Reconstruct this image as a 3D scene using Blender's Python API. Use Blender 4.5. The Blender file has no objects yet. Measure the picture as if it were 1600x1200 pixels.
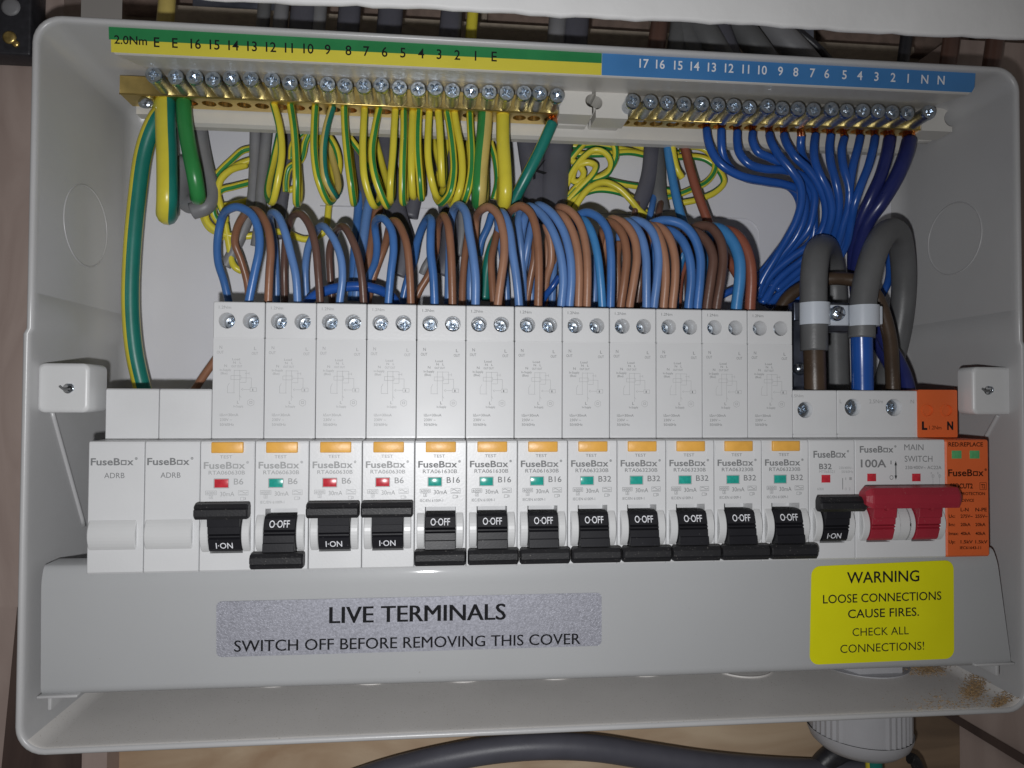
import bpy, bmesh, math, random
from mathutils import Vector, Matrix
from mathutils.geometry import tessellate_polygon
random.seed(7)
S = 0.001                      # everything below is written in millimetres
SC = bpy.context.scene
COL = SC.collection

# ------------------------------------------------------------------ camera
FPX, YAW, PITCH, ROLL = 1113.13, 0.100539, 0.0243075, 0.0035745
CX, CY, CZ = 115.356, -248.193, 13.665
def _rot(v):
    x, y, z = v
    c, s = math.cos(ROLL), math.sin(ROLL); x, z = c*x - s*z, s*x + c*z
    c, s = math.cos(PITCH), math.sin(PITCH); y, z = c*y - s*z, s*y + c*z
    c, s = math.cos(YAW), math.sin(YAW); x, y = c*x + s*y, -s*x + c*y
    return Vector((x, y, z))
R_, F_, U_ = _rot((1, 0, 0)), _rot((0, 1, 0)), _rot((0, 0, 1))
cam = bpy.data.cameras.new('camera'); co = bpy.data.objects.new('camera', cam); COL.objects.link(co)
cam.sensor_width = 36; cam.lens = FPX / 1600 * 36; cam.clip_start = 0.005; cam.clip_end = 20
m = Matrix((R_, U_, -F_)).transposed().to_4x4(); m.translation = Vector((CX, CY, CZ)) * S
co.matrix_world = m; SC.camera = co

# ------------------------------------------------------------------ dim room light and the flash of the phone
W = bpy.data.worlds.new('World'); SC.world = W; W.use_nodes = True
wn = W.node_tree.nodes; wl = W.node_tree.links
wbg = wn['Background']; wbg.inputs[1].default_value = 1.0
tc = wn.new('ShaderNodeTexCoord'); wz = wn.new('ShaderNodeTexNoise'); wz.inputs['Scale'].default_value = 1.6
wr = wn.new('ShaderNodeValToRGB'); wr.color_ramp.elements[0].position = .35; wr.color_ramp.elements[1].position = .7
wr.color_ramp.elements[0].color = (.022, .020, .020, 1); wr.color_ramp.elements[1].color = (.17, .16, .15, 1)
wl.new(tc.outputs['Generated'], wz.inputs['Vector']); wl.new(wz.outputs['Fac'], wr.inputs[0]); wl.new(wr.outputs[0], wbg.inputs[0])
fl = bpy.data.lights.new('phone_flash', 'SPOT'); fl.energy = 2.25; fl.shadow_soft_size = 0.0032
fl.spot_size = math.radians(142); fl.spot_blend = 1.0; fl.color = (.985, .99, 1.0)
fo = bpy.data.objects.new('phone_flash', fl); COL.objects.link(fo)
fo.location = (CX*S - .010, CY*S, CZ*S - .020)
d_ = Vector((.100, 0.0, -.006)) - fo.location
fo.rotation_euler = d_.to_track_quat('-Z', 'Y').to_euler()
SC.view_settings.view_transform = 'Standard'; SC.view_settings.look = 'None'
SC.view_settings.gamma = 1; SC.view_settings.exposure = 0.0

def at(px, py, Y):
    """the point at depth Y (mm) seen at this place of the photograph"""
    v = _rot(((px-800)/FPX, 1.0, -(py-600)/FPX)); t = (Y-CY)/v.y
    return Vector((CX+v.x*t, Y, CZ+v.z*t))

# ------------------------------------------------------------------ materials
def mat(name, col, rough=.45, metal=0., var=.06, vs=60., bump=0., bs=400., speck=None, spec=.5, coat=0., spk_scale=900., spk_t=.72):
    m = bpy.data.materials.new(name); m.use_nodes = True; n = m.node_tree.nodes; l = m.node_tree.links
    b = n['Principled BSDF']; b.inputs['Roughness'].default_value = rough; b.inputs['Metallic'].default_value = metal
    b.inputs['Specular IOR Level'].default_value = spec; b.inputs['Coat Weight'].default_value = coat
    b.inputs['Coat Roughness'].default_value = .05
    t = n.new('ShaderNodeTexCoord'); oi = n.new('ShaderNodeObjectInfo'); add = n.new('ShaderNodeVectorMath'); add.operation = 'ADD'
    mul = n.new('ShaderNodeMath'); mul.operation = 'MULTIPLY'; mul.inputs[1].default_value = 3.7
    l.new(oi.outputs['Random'], mul.inputs[0]); l.new(t.outputs['Object'], add.inputs[0]); l.new(mul.outputs[0], add.inputs[1])
    nz = n.new('ShaderNodeTexNoise'); nz.inputs['Scale'].default_value = vs; nz.inputs['Detail'].default_value = 5
    l.new(add.outputs[0], nz.inputs['Vector'])
    rp = n.new('ShaderNodeValToRGB'); rp.color_ramp.elements[0].position = .3; rp.color_ramp.elements[1].position = .7
    c = Vector(col[:3]); rp.color_ramp.elements[0].color = (*(c*(1-var)), 1); rp.color_ramp.elements[1].color = (*(c*(1+var)), 1)
    l.new(nz.outputs['Fac'], rp.inputs[0]); src = rp.outputs[0]
    if speck:
        sn = n.new('ShaderNodeTexNoise'); sn.inputs['Scale'].default_value = spk_scale; sn.inputs['Detail'].default_value = 2
        l.new(add.outputs[0], sn.inputs['Vector'])
        sr = n.new('ShaderNodeValToRGB'); sr.color_ramp.elements[0].position = spk_t; sr.color_ramp.elements[1].position = spk_t+.05
        sr.color_ramp.elements[0].color = (0, 0, 0, 1)
        l.new(sn.outputs['Fac'], sr.inputs[0])
        mx = n.new('ShaderNodeMix'); mx.data_type = 'RGBA'; l.new(sr.outputs[0], mx.inputs[0]); l.new(src, mx.inputs[6]); mx.inputs[7].default_value = (*speck, 1)
        src = mx.outputs[2]
    l.new(src, b.inputs['Base Color'])
    # the gloss is never quite even
    mr = n.new('ShaderNodeMapRange'); mr.inputs[3].default_value = max(.02, rough*.85); mr.inputs[4].default_value = min(1, rough*1.2)
    l.new(nz.outputs['Fac'], mr.inputs[0]); l.new(mr.outputs[0], b.inputs['Roughness'])
    if bump:
        bn = n.new('ShaderNodeTexNoise'); bn.inputs['Scale'].default_value = bs; bn.inputs['Detail'].default_value = 3
        l.new(add.outputs[0], bn.inputs['Vector'])
        bb = n.new('ShaderNodeBump'); bb.inputs['Strength'].default_value = bump; bb.inputs['Distance'].default_value = .0003
        l.new(bn.outputs['Fac'], bb.inputs['Height']); l.new(bb.outputs[0], b.inputs['Normal'])
    return m
M = dict(
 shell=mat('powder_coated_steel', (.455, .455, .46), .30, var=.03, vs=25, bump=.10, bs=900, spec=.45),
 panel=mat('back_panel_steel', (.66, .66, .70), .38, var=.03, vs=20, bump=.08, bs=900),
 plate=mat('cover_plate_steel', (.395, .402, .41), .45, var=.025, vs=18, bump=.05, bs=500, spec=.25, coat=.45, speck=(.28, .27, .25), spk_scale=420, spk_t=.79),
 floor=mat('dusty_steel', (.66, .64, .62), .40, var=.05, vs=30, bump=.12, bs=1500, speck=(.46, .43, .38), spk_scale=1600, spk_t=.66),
 abs=mat('white_moulded_plastic', (.63, .635, .645), .36, var=.02, vs=60, bump=.10, bs=1300),
 lab=mat('clear_label_film', (.60, .605, .615), .40, var=.02, vs=40, bump=.12, bs=160, spec=.35),
 hump=mat('white_shaped_plastic', (.60, .605, .61), .35, var=.02, bump=.05, bs=1300),
 cream=mat('cream_plastic', (.60, .585, .55), .38, var=.03, bump=.08, bs=1000),
 clamp=mat('translucent_nylon', (.52, .56, .62), .28, var=.03, spec=.6),
 black=mat('black_plastic', (.014, .014, .016), .48, spec=.35, var=.2, bump=.25, bs=1800, speck=(.16, .15, .14), spk_scale=1900, spk_t=.68),
 blackg=mat('black_smooth_plastic', (.012, .012, .015), .42, spec=.25, var=.2, bump=.08, bs=1800, speck=(.12, .12, .12), spk_scale=1500, spk_t=.74),
 red=mat('red_plastic', (.33, .020, .038), .42, var=.1, bump=.2, bs=1800, speck=(.42, .16, .15), spk_scale=1700, spk_t=.70),
 orange=mat('orange_plastic', (.70, .13, .032), .42, var=.05, bump=.15, bs=1500),
 amber=mat('amber_plastic', (.76, .40, .075), .38, var=.07, vs=300, bump=.15, bs=900),
 redw=mat('red_indicator', (.52, .03, .045), .25, var=.15, vs=900),
 greenw=mat('green_indicator', (.02, .33, .27), .22, var=.15, vs=900),
 greenl=mat('light_green_indicator', (.10, .38, .15), .25, var=.1, vs=900),
 dark=mat('painted_hole_shade', (.01, .01, .011), .7),  # near black that puts the shade of small openings into colour
 brass=mat('brass', (.76, .57, .21), .34, metal=1, var=.12, vs=200, bump=.25, bs=700),
 zinc=mat('zinc_plated_steel', (.60, .66, .73), .20, metal=1, var=.2, vs=700, bump=.45, bs=800),
 shank=mat('screw_shank', (.56, .60, .66), .36, metal=1, var=.2, vs=700, bump=.3, bs=900),
 rail=mat('galvanised_rail', (.26, .29, .37), .32, metal=1, var=.2, vs=120, bump=.2, bs=500),
 copper=mat('copper_strands', (.86, .38, .20), .24, metal=1, var=.25, vs=900, bump=.6, bs=1500),
 yel=mat('yellow_insulation', (.66, .57, .05), .30, var=.08, vs=90, bump=.06, bs=500),
 yelp=mat('dull_yellow_insulation', (.56, .44, .13), .34, var=.1, vs=90, bump=.06, bs=500),
 grn=mat('green_insulation', (.028, .22, .055), .30, var=.12, vs=90, bump=.06, bs=500),
 teal=mat('teal_green_insulation', (.010, .17, .135), .34, var=.12, vs=90, bump=.06, bs=500),
 blue=mat('blue_insulation', (.050, .150, .40), .30, var=.10, vs=90, bump=.10, bs=700),
 blueP=mat('pale_blue_insulation', (.105, .215, .47), .33, var=.08, vs=90, bump=.10, bs=700),
 blueS=mat('sky_blue_insulation', (.045, .20, .45), .32, var=.08, vs=90, bump=.10, bs=700),
 blueN=mat('deep_blue_insulation', (.016, .080, .335), .24, var=.10, vs=90, bump=.06, bs=500),
 navy=mat('navy_insulation', (.017, .024, .125), .28, var=.15, vs=90, bump=.08, bs=500),
 brn=mat('brown_insulation', (.25, .115, .065), .34, var=.12, vs=90, bump=.14, bs=700),
 brnP=mat('pale_brown_insulation', (.33, .165, .10), .36, var=.10, vs=90, bump=.12, bs=700),
 brnD=mat('dark_brown_insulation', (.115, .06, .045), .32, var=.12, vs=90, bump=.16, bs=700),
 brnR=mat('red_brown_insulation', (.24, .075, .045), .34, var=.12, vs=90, bump=.12, bs=700),
 choc=mat('chocolate_insulation', (.060, .038, .024), .36, var=.2, vs=90, bump=.2, bs=900, speck=(.2, .16, .13), spk_scale=1100, spk_t=.74),
 grey=mat('grey_sheath', (.115, .117, .12), .42, var=.10, vs=80, bump=.2, bs=900, speck=(.3, .29, .27), spk_scale=700, spk_t=.80),
 greyL=mat('light_grey_sheath', (.20, .20, .21), .45, var=.10, vs=80, bump=.15, bs=900),
 greyD=mat('dark_grey_sheath', (.085, .085, .105), .45, var=.10, vs=80, bump=.15, bs=900),
 prt=mat('grey_print', (.20, .205, .21), .9, var=.05, spec=.15),
 prtf=mat('faint_grey_print', (.36, .365, .37), .9, var=.05, spec=.15),
 blk=mat('black_print', (.012, .012, .014), .9, var=.05, spec=.15),
 brp=mat('brown_black_print', (.05, .012, .005), .9, var=.05, spec=.15),
 wht=mat('white_print', (.75, .76, .8), .5, var=.05),
 lgrn=mat('green_label', (.022, .20, .065), .35, var=.08, vs=80, speck=(.10, .32, .16), spk_scale=700, spk_t=.78),
 lyel=mat('yellow_label', (.66, .58, .06), .35, var=.04),
 lblu=mat('blue_label', (.055, .20, .46), .36, var=.05),
 warn=mat('warning_yellow', (.72, .70, .004), .42, var=.03, bump=.1, bs=900),
 nyl=mat('grey_nylon', (.42, .42, .44), .4, var=.05, bump=.1, bs=900),
 sawd=mat('sawdust', (.44, .30, .16), .8, var=.3, vs=900),
 lid=mat('white_board', (.66, .66, .66), .6, var=.05, vs=40, bump=.5, bs=260),
 hard=mat('black_bracket', (.02, .02, .025), .4, var=.3, vs=300, bump=.3, bs=500, speck=(.2, .18, .15), spk_scale=600, spk_t=.76),
 brick=mat('brown_brick', (.20, .145, .12), .9, var=.25, vs=160, bump=1., bs=500),
 ledge=mat('pale_ledge', (.40, .34, .27), .8, var=.15, vs=200, bump=.6, bs=700),
 mortar=mat('mortar', (.30, .25, .20), .9, var=.15, vs=200, bump=1., bs=700),
)
def wood(name, c1, c2, scale, rough=.6, rot=0.):
    m = bpy.data.materials.new(name); m.use_nodes = True; n = m.node_tree.nodes; l = m.node_tree.links; b = n['Principled BSDF']
    b.inputs['Roughness'].default_value = rough
    t = n.new('ShaderNodeTexCoord'); mp = n.new('ShaderNodeMapping'); mp.inputs['Scale'].default_value = scale; mp.inputs['Rotation'].default_value = (0, rot, 0)
    nz = n.new('ShaderNodeTexNoise'); nz.inputs['Scale'].default_value = 9; nz.inputs['Detail'].default_value = 8; nz.inputs['Distortion'].default_value = 1.4
    rp = n.new('ShaderNodeValToRGB'); rp.color_ramp.elements[0].position = .36; rp.color_ramp.elements[1].position = .66
    rp.color_ramp.elements[0].color = (*c1, 1); rp.color_ramp.elements[1].color = (*c2, 1)
    l.new(t.outputs['Object'], mp.inputs[0]); l.new(mp.outputs[0], nz.inputs['Vector']); l.new(nz.outputs['Fac'], rp.inputs[0]); l.new(rp.outputs[0], b.inputs['Base Color'])
    bb = n.new('ShaderNodeBump'); bb.inputs['Strength'].default_value = .25; bb.inputs['Distance'].default_value = .0005
    l.new(nz.outputs['Fac'], bb.inputs['Height']); l.new(bb.outputs[0], b.inputs['Normal'])
    return m
M['ply'] = wood('birch_plywood', (.40, .27, .17), (.60, .47, .33), (1.2, 2, 3.4))
M['side'] = wood('painted_chipboard', (.34, .262, .232), (.41, .325, .29), (6, 6, 1.5), .55)
M['plank'] = wood('old_plank', (.13, .088, .058), (.24, .165, .105), (1.5, 2, 5), rot=.5)
M['dkgap'] = wood('dark_gap_brown', (.045, .028, .024), (.085, .055, .045), (4, 4, 1))  # for the plank seam and the shade painted into the lower left gap
# silver label with glitter
def silver():
    m = mat('brushed_silver_label', (.345, .35, .40), .42, metal=.35, var=.17, vs=1500)
    n = m.node_tree.nodes; l = m.node_tree.links; b = n['Principled BSDF']
    t = n.new('ShaderNodeTexCoord'); v = n.new('ShaderNodeTexVoronoi'); v.inputs['Scale'].default_value = 1900
    l.new(t.outputs['Object'], v.inputs['Vector'])
    bb = n.new('ShaderNodeBump'); bb.inputs['Strength'].default_value = .35; bb.inputs['Distance'].default_value = .0002
    l.new(v.outputs['Color'], bb.inputs['Height']); l.new(bb.outputs[0], b.inputs['Normal'])
    return m
M['silver'] = silver()

# ------------------------------------------------------------------ mesh builder (mm)
class MB:
    def __init__(s): s.v = []; s.f = []; s.m = []; s.mats = []; s.sm = []
    def mi(s, k):
        if k not in s.mats: s.mats.append(k)
        return s.mats.index(k)
    def add(s, vs, fs, k, smooth=False):
        b = len(s.v); i = s.mi(k); s.v += [tuple(v) for v in vs]
        for f in fs: s.f.append([b+q for q in f]); s.m.append(i); s.sm.append(smooth)
        return s
    def box(s, x0, x1, y0, y1, z0, z1, k, bev=0., seg=2, smooth=None):
        bm = bmesh.new(); bmesh.ops.create_cube(bm, size=1)
        for v in bm.verts: v.co = Vector((x0+(v.co.x+.5)*(x1-x0), y0+(v.co.y+.5)*(y1-y0), z0+(v.co.z+.5)*(z1-z0)))
        if bev: bmesh.ops.bevel(bm, geom=bm.edges[:], offset=bev, segments=seg, affect='EDGES', profile=.5)
        bm.verts.index_update(); bm.normal_update()
        s.add([v.co.copy() for v in bm.verts], [[v.index for v in f.verts] for f in bm.faces], k, bool(bev) if smooth is None else smooth); bm.free(); return s
    def prism(s, prof, x0, x1, k, ch=0., ends=True, chl=None, chr_=None):
        """closed (y,z) outline extruded along x, ends chamfered"""
        chl = ch if chl is None else chl; chr_ = ch if chr_ is None else chr_
        n = len(prof); secs = []
        sh = (lambda d: inset(prof, d))
        if chl: secs += [(x0, sh(chl)), (x0+chl, prof)]
        else: secs += [(x0, prof)]
        if chr_: secs += [(x1-chr_, prof), (x1, sh(chr_))]
        else: secs += [(x1, prof)]
        vs = [(x, p[0], p[1]) for x, pr in secs for p in pr]; fs = []
        for a in range(len(secs)-1):
            for i in range(n): j = (i+1) % n; fs.append([a*n+i, a*n+j, (a+1)*n+j, (a+1)*n+i])
        if ends:
            tr = tessellate_polygon([[Vector((p[0], p[1], 0)) for p in prof]])
            for t in tr: fs.append(list(t)); fs.append([(len(secs)-1)*n+q for q in reversed(t)])
        return s.add(vs, fs, k)
    def lathe(s, prof, k, n=24, c=(0, 0, 0), ax='Y', smooth=True, cap=False):
        """(radius, height) outline turned about an axis through c"""
        vs = []; fs = []
        for r, h in prof:
            for i in range(n):
                a = 2*math.pi*i/n; p, q = r*math.cos(a), r*math.sin(a)
                vs.append({'Y': (c[0]+p, c[1]+h, c[2]+q), 'Z': (c[0]+p, c[1]+q, c[2]+h), 'X': (c[0]+h, c[1]+p, c[2]+q)}[ax])
        for a in range(len(prof)-1):
            for i in range(n): j = (i+1) % n; fs.append([a*n+i, a*n+j, (a+1)*n+j, (a+1)*n+i])
        if cap: fs.append(list(range(n))); fs.append([(len(prof)-1)*n+i for i in range(n)][::-1])
        return s.add(vs, fs, k, smooth)
    def holed(s, outer, holes, y, k):
        """flat (x,z) sheet at depth y with holes"""
        loops = [[Vector((p[0], p[1], 0)) for p in lp] for lp in [outer]+holes]
        tr = tessellate_polygon(loops); vs = [(v.x, y, v.y) for lp in loops for v in lp]
        return s.add(vs, [list(t) for t in tr], k)
    def quad(s, a, b, c, d, k): return s.add([a, b, c, d], [[0, 1, 2, 3]], k)
    def line(s, x0, z0, x1, z1, w, y, k):
        d = Vector((x1-x0, z1-z0)); L = d.length or 1; nx, nz = -d.y/L*w/2, d.x/L*w/2
        return s.quad((x0+nx, y, z0+nz), (x1+nx, y, z1+nz), (x1-nx, y, z1-nz), (x0-nx, y, z0-nz), k)
    def rectl(s, x0, z0, x1, z1, w, y, k):
        for a in ((x0, z0, x1, z0), (x1, z0, x1, z1), (x1, z1, x0, z1), (x0, z1, x0, z0)): s.line(*a, w, y, k)
        return s
    def tube(s, pts, r, k, n=12, stripe=None, flat=1., cap=True, rot=0., sub=7, rfun=None):
        P = spline(pts, sub); N = len(P); T = [(P[min(i+1, N-1)]-P[max(i-1, 0)]).normalized() for i in range(N)]
        ref = Vector((0, 1, 0))
        if abs(T[0].dot(ref)) > .9: ref = Vector((1, 0, 0))
        u = T[0].cross(ref).normalized(); b = len(s.v); i0 = s.mi(k); i1 = s.mi(stripe[0]) if stripe else 0
        for i in range(N):
            if flat != 1.:
                q = T[i].cross(Vector((0, 1, 0)));  u = q.normalized() if q.length > .05 else u
            else: u = (u-T[i]*u.dot(T[i])).normalized()
            w = T[i].cross(u); rr = r*(rfun(i/(N-1)) if rfun else 1)
            for j in range(n):
                a = 2*math.pi*j/n+rot
                s.v.append(tuple(P[i]+u*(rr*math.cos(a))+w*(rr*flat*math.sin(a))))
        for i in range(N-1):
            for j in range(n):
                j2 = (j+1) % n; s.f.append([b+i*n+j, b+i*n+j2, b+(i+1)*n+j2, b+(i+1)*n+j])
                s.m.append(i1 if stripe and (j-stripe[1]) % n < stripe[2] else i0); s.sm.append(True)
        if cap:
            s.f.append([b+j for j in range(n)][::-1]); s.m.append(i0); s.sm.append(False)
            s.f.append([b+(N-1)*n+j for j in range(n)]); s.m.append(i0); s.sm.append(False)
        return s
    def build(s, name, parent=None, loc=None, fix=True):
        me = bpy.data.meshes.new(name); o_ = Vector(loc) if loc is not None else Vector((0, 0, 0))
        me.from_pydata([((Vector(v)-o_)*S) for v in s.v], [], s.f)
        for k in s.mats: me.materials.append(M[k])
        me.polygons.foreach_set('material_index', s.m); me.polygons.foreach_set('use_smooth', s.sm)
        if fix:
            bm = bmesh.new(); bm.from_mesh(me); bmesh.ops.recalc_face_normals(bm, faces=bm.faces[:]); bm.to_mesh(me); bm.free()
        me.update(); o = bpy.data.objects.new(name, me); COL.objects.link(o)
        if parent is not None: o.parent = parent
        if loc is not None: o.location = o_*S
        return o
def inset(prof, d):
    n = len(prof); A = sum(prof[i][0]*prof[(i+1) % n][1]-prof[(i+1) % n][0]*prof[i][1] for i in range(n)); sg = 1 if A > 0 else -1
    out = []
    for i in range(n):
        p0, p1, p2 = Vector(prof[i-1]), Vector(prof[i]), Vector(prof[(i+1) % n])
        a = (p1-p0).normalized(); b = (p2-p1).normalized(); na = Vector((-a.y, a.x))*sg; nb = Vector((-b.y, b.x))*sg
        q = (na+nb); q = q/max(.35, q.length_squared/2) if q.length > 1e-6 else na
        out.append(tuple(p1+q*d))
    return out
def spline(pts, sub=7):
    P = [Vector(p) for p in pts]
    if len(P) < 3: return [P[0].lerp(P[-1], i/sub) for i in range(sub+1)]
    Q = [P[0]*2-P[1]]+P+[P[-1]*2-P[-2]]; out = []
    for i in range(1, len(Q)-2):
        p0, p1, p2, p3 = Q[i-1:i+3]
        t0 = 0; t1 = t0+max(1e-3, (p1-p0).length)**.5; t2 = t1+max(1e-3, (p2-p1).length)**.5; t3 = t2+max(1e-3, (p3-p2).length)**.5
        for k in range(sub):
            t = t1+(t2-t1)*k/sub
            a1 = p0*((t1-t)/(t1-t0))+p1*((t-t0)/(t1-t0)); a2 = p1*((t2-t)/(t2-t1))+p2*((t-t1)/(t2-t1)); a3 = p2*((t3-t)/(t3-t2))+p3*((t-t2)/(t3-t2))
            b1 = a1*((t2-t)/(t2-t0))+a2*((t-t0)/(t2-t0)); b2 = a2*((t3-t)/(t3-t1))+a3*((t-t1)/(t3-t1))
            out.append(b1*((t2-t)/(t2-t1))+b2*((t-t1)/(t2-t1)))
    out.append(P[-1]); return out
def circ(cx, cz, r, n=24, a0=0.): return [(cx+r*math.cos(2*math.pi*i/n+a0), cz+r*math.sin(2*math.pi*i/n+a0)) for i in range(n)]
def rrect(x0, x1, z0, z1, r, n=5):
    out = []
    for cx, cz, a in ((x1-r, z1-r, 0), (x0+r, z1-r, 90), (x0+r, z0+r, 180), (x1-r, z0+r, 270)):
        for i in range(n+1): t = math.radians(a+90*i/n); out.append((cx+r*math.cos(t), cz+r*math.sin(t)))
    return out
def empty(name, loc): o = bpy.data.objects.new(name, None); o.empty_display_size = .01; COL.objects.link(o); o.location = Vector(loc)*S; return o
def tag(o, label=None, cat=None, group=None, kind=None):
    for k, v in (('label', label), ('category', cat), ('group', group), ('kind', kind)):
        if v: o[k] = v
    return o
def clone(o, parent, name=None):
    c = o.copy(); COL.objects.link(c); c.parent = parent; return c

# ------------------------------------------------------------------ lettering (flat print, built from the default font)
_T = {}; _A = {}
def glyph(txt, bold=0.):
    key = (txt, bold)
    if key not in _T:
        cu = bpy.data.curves.new('t', 'FONT'); cu.body = txt; cu.size = 1; cu.offset = bold; cu.resolution_u = 3
        ob = bpy.data.objects.new('t', cu); COL.objects.link(ob)
        dg = bpy.context.evaluated_depsgraph_get(); me = ob.evaluated_get(dg).to_mesh()
        vs = [v.co.copy() for v in me.vertices]; fs = [list(p.vertices) for p in me.polygons]
        ob.evaluated_get(dg).to_mesh_clear(); bpy.data.objects.remove(ob); bpy.data.curves.remove(cu)
        x0 = min(v.x for v in vs); x1 = max(v.x for v in vs)
        _A[key] = (x1-x0)/.70
        _T[key] = ([((v.x-x0)/(x1-x0), v.y/.70) for v in vs], fs)       # width 1, capital height 1
    return _T[key]
def put(mb, txt, x0, x1, zb, h, y, k, bold=0., dz=0., fy=None):
    vs, fs = glyph(txt, bold); out = []
    for u, v in vs:
        z = zb+v*h+u*dz; out.append((x0+u*(x1-x0), fy(z) if fy else y, z))
    return mb.add(out, fs, k)
def putpx(mb, txt, a, b, hpx, Y, k, bold=0., org=(0, 0, 0)):
    """a, b: left and right end of the baseline in the photograph"""
    A = at(a[0], a[1], Y); B = at(b[0], b[1], Y); T = at(a[0], a[1]-hpx, Y)
    return put(mb, txt, A.x-org[0], B.x-org[0], A.z-org[2], T.z-A.z, Y-org[1], k, bold, B.z-A.z)
def logo(mb, x0, x1, zb, h, y, k, bold=.006, dz=0.):
    """name with its square letter o; x1 is the right edge of the x"""
    w = x1-x0; f = lambda u: x0+u*w; g = lambda u: zb+u*dz
    put(mb, 'FuseB', x0, f(.685), zb, h, y, k, bold, dz*.685)
    a, b = f(.70), f(.835); t = w*.028; z0, z1 = g(.7), g(.7)+h*.72
    for q in ((a, b, z0, z0+t), (a, b, z1-t, z1), (a, a+t, z0+t, z1-t), (b-t, b, z0+t, z1-t)):
        mb.quad((q[0], y, q[2]), (q[1], y, q[2]), (q[1], y, q[3]), (q[0], y, q[3]), k)
    put(mb, 'x', f(.845), x1, g(.85), h, y, k, bold)
    cx, cz, r = x1+w*.06, g(1)+h*.93, w*.032
    n = 14; mb.add([(cx+q*math.cos(6.2832*i/n), y, cz+q*math.sin(6.2832*i/n)) for q in (r, r*.62) for i in range(n)], [[i, (i+1) % n, n+(i+1) % n, n+i] for i in range(n)], k)
    mb.quad((cx-r*.3, y, cz-r*.4), (cx+r*.3, y, cz-r*.4), (cx+r*.3, y, cz+r*.4), (cx-r*.3, y, cz+r*.4), k)

# ------------------------------------------------------------------ a cross-headed screw, axis along Y, head towards the camera
def screw_mb(r, L, k='zinc', slot=True):
    mb = MB(); n = 24; w, q = r*.17, r*.68
    plus = [(q, -w), (q, w), (w*1.5, w*1.5), (w, q), (-w, q), (-w*1.5, w*1.5), (-q, w), (-q, -w), (-w*1.5, -w*1.5), (-w, -q), (w, -q), (w*1.5, -w*1.5)]
    out = circ(0, 0, r*.93, n); mb.holed(out, [plus], 0, k)
    mb.lathe([(r*.93, 0), (r, r*.12), (r, r*.5)], k, n); mb.lathe([(r, r*.5), (r*.92, r*.62), (r*.92, L)], 'shank', n)
    vs = [(p[0], 0, p[1]) for p in plus]+[(p[0]*.55, r*.42, p[1]*.55) for p in plus]+[(0, r*.6, 0)]
    fs = [[i, (i+1) % 12, 12+(i+1) % 12, 12+i] for i in range(12)]+[[12+i, 12+(i+1) % 12, 24] for i in range(12)]
    mb.add(vs, fs, k)
    return mb
def screw_obj(r, L, name, parent, loc, spin, k='zinc'):
    o = screw_mb(r, L, k).build(name, parent); o.location = Vector(loc)*S; o.rotation_euler = (0, spin, 0); return o
def screw_copy(src, parent, loc, spin):
    o = src.copy(); COL.objects.link(o); o.parent = parent; o.location = Vector(loc)*S; o.rotation_euler = (random.uniform(-.03, .03), spin, random.uniform(-.03, .03)); return o

# ================================================================== SETTING BEHIND THE BOX
XL, XR, ZT, ZB, YR, YB = -19.7, 334.2, 141.4, -101.6, -0.85, 65.3
b = MB(); p = at(1600, 1200, 76)
b.box(-30, 420, 74, 92, -230, -60, 'ply'); tag(b.build('back_board'), kind='structure', label='pale birch plywood board behind the bottom of the box')
b = MB(); a = at(1440, 1120, 73.4); c = at(1610, 1235, 73.4)
b.box(360, 520, 70, 92, -240, 190, 'side'); tag(b.build('right_board'), kind='structure')
b = MB(); x = at(1290, 1150, 72).x
b.box(x, 359.5, 68, 73.6, -230, -70, 'plank'); b.build('plank_board')['kind'] = 'structure'
b = MB()
b.add([at(*q) for q in ((1485, 1112, 66.5), (1612, 1186, 66.5), (1612, 1203, 66.5), (1472, 1117, 66.5), (1485, 1112, 67.8), (1612, 1186, 67.8), (1612, 1203, 67.8), (1472, 1117, 67.8))],
      [[0, 1, 2, 3], [4, 7, 6, 5], [0, 4, 5, 1], [1, 5, 6, 2], [2, 6, 7, 3], [3, 7, 4, 0]], 'dkgap')
tag(b.build('seam_strip'), 'thin dark strip running diagonally across the brown planks at the bottom right', 'strip')
# left side board, pinkish brown, and a dark sheet added for the shaded gap below it
b = MB(); q = at(44, 200, 62)
b.box(-190, q.x+14, 60, 74, -70, 260, 'side'); b.build('left_board')['kind'] = 'structure'
b = MB(); bx_ = at(125, 1190, 61).x; t0 = at(32, 830, 58); t1 = at(-6, 1215, 58)
b.add([(bx_, 61, t0.z+60), (bx_, 61, -260), (t1.x-6, 61, -260), (t1.x, 61, t1.z), (t0.x, 61, t0.z), (t0.x+4, 61, t0.z+60),
       (bx_, 76, t0.z+60), (bx_, 76, -260), (t1.x-6, 76, -260), (t1.x, 76, t1.z), (t0.x, 76, t0.z), (t0.x+4, 76, t0.z+60)],
      [[0, 1, 2, 3, 4, 5], [11, 10, 9, 8, 7, 6]]+[[i, (i+1) % 6, 6+(i+1) % 6, 6+i] for i in range(6)], 'dkgap')
tag(b.build('painted_dark_gap'), 'dark brown sheet painted in for the shaded gap past the lower left side of the box', 'painted shade')
b = MB(); b.box(-200, at(167, 1190, 62.5).x, 62.5, 75, -260, -70.5, 'side'); b.build('lower_left_board')['kind'] = 'structure'
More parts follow.
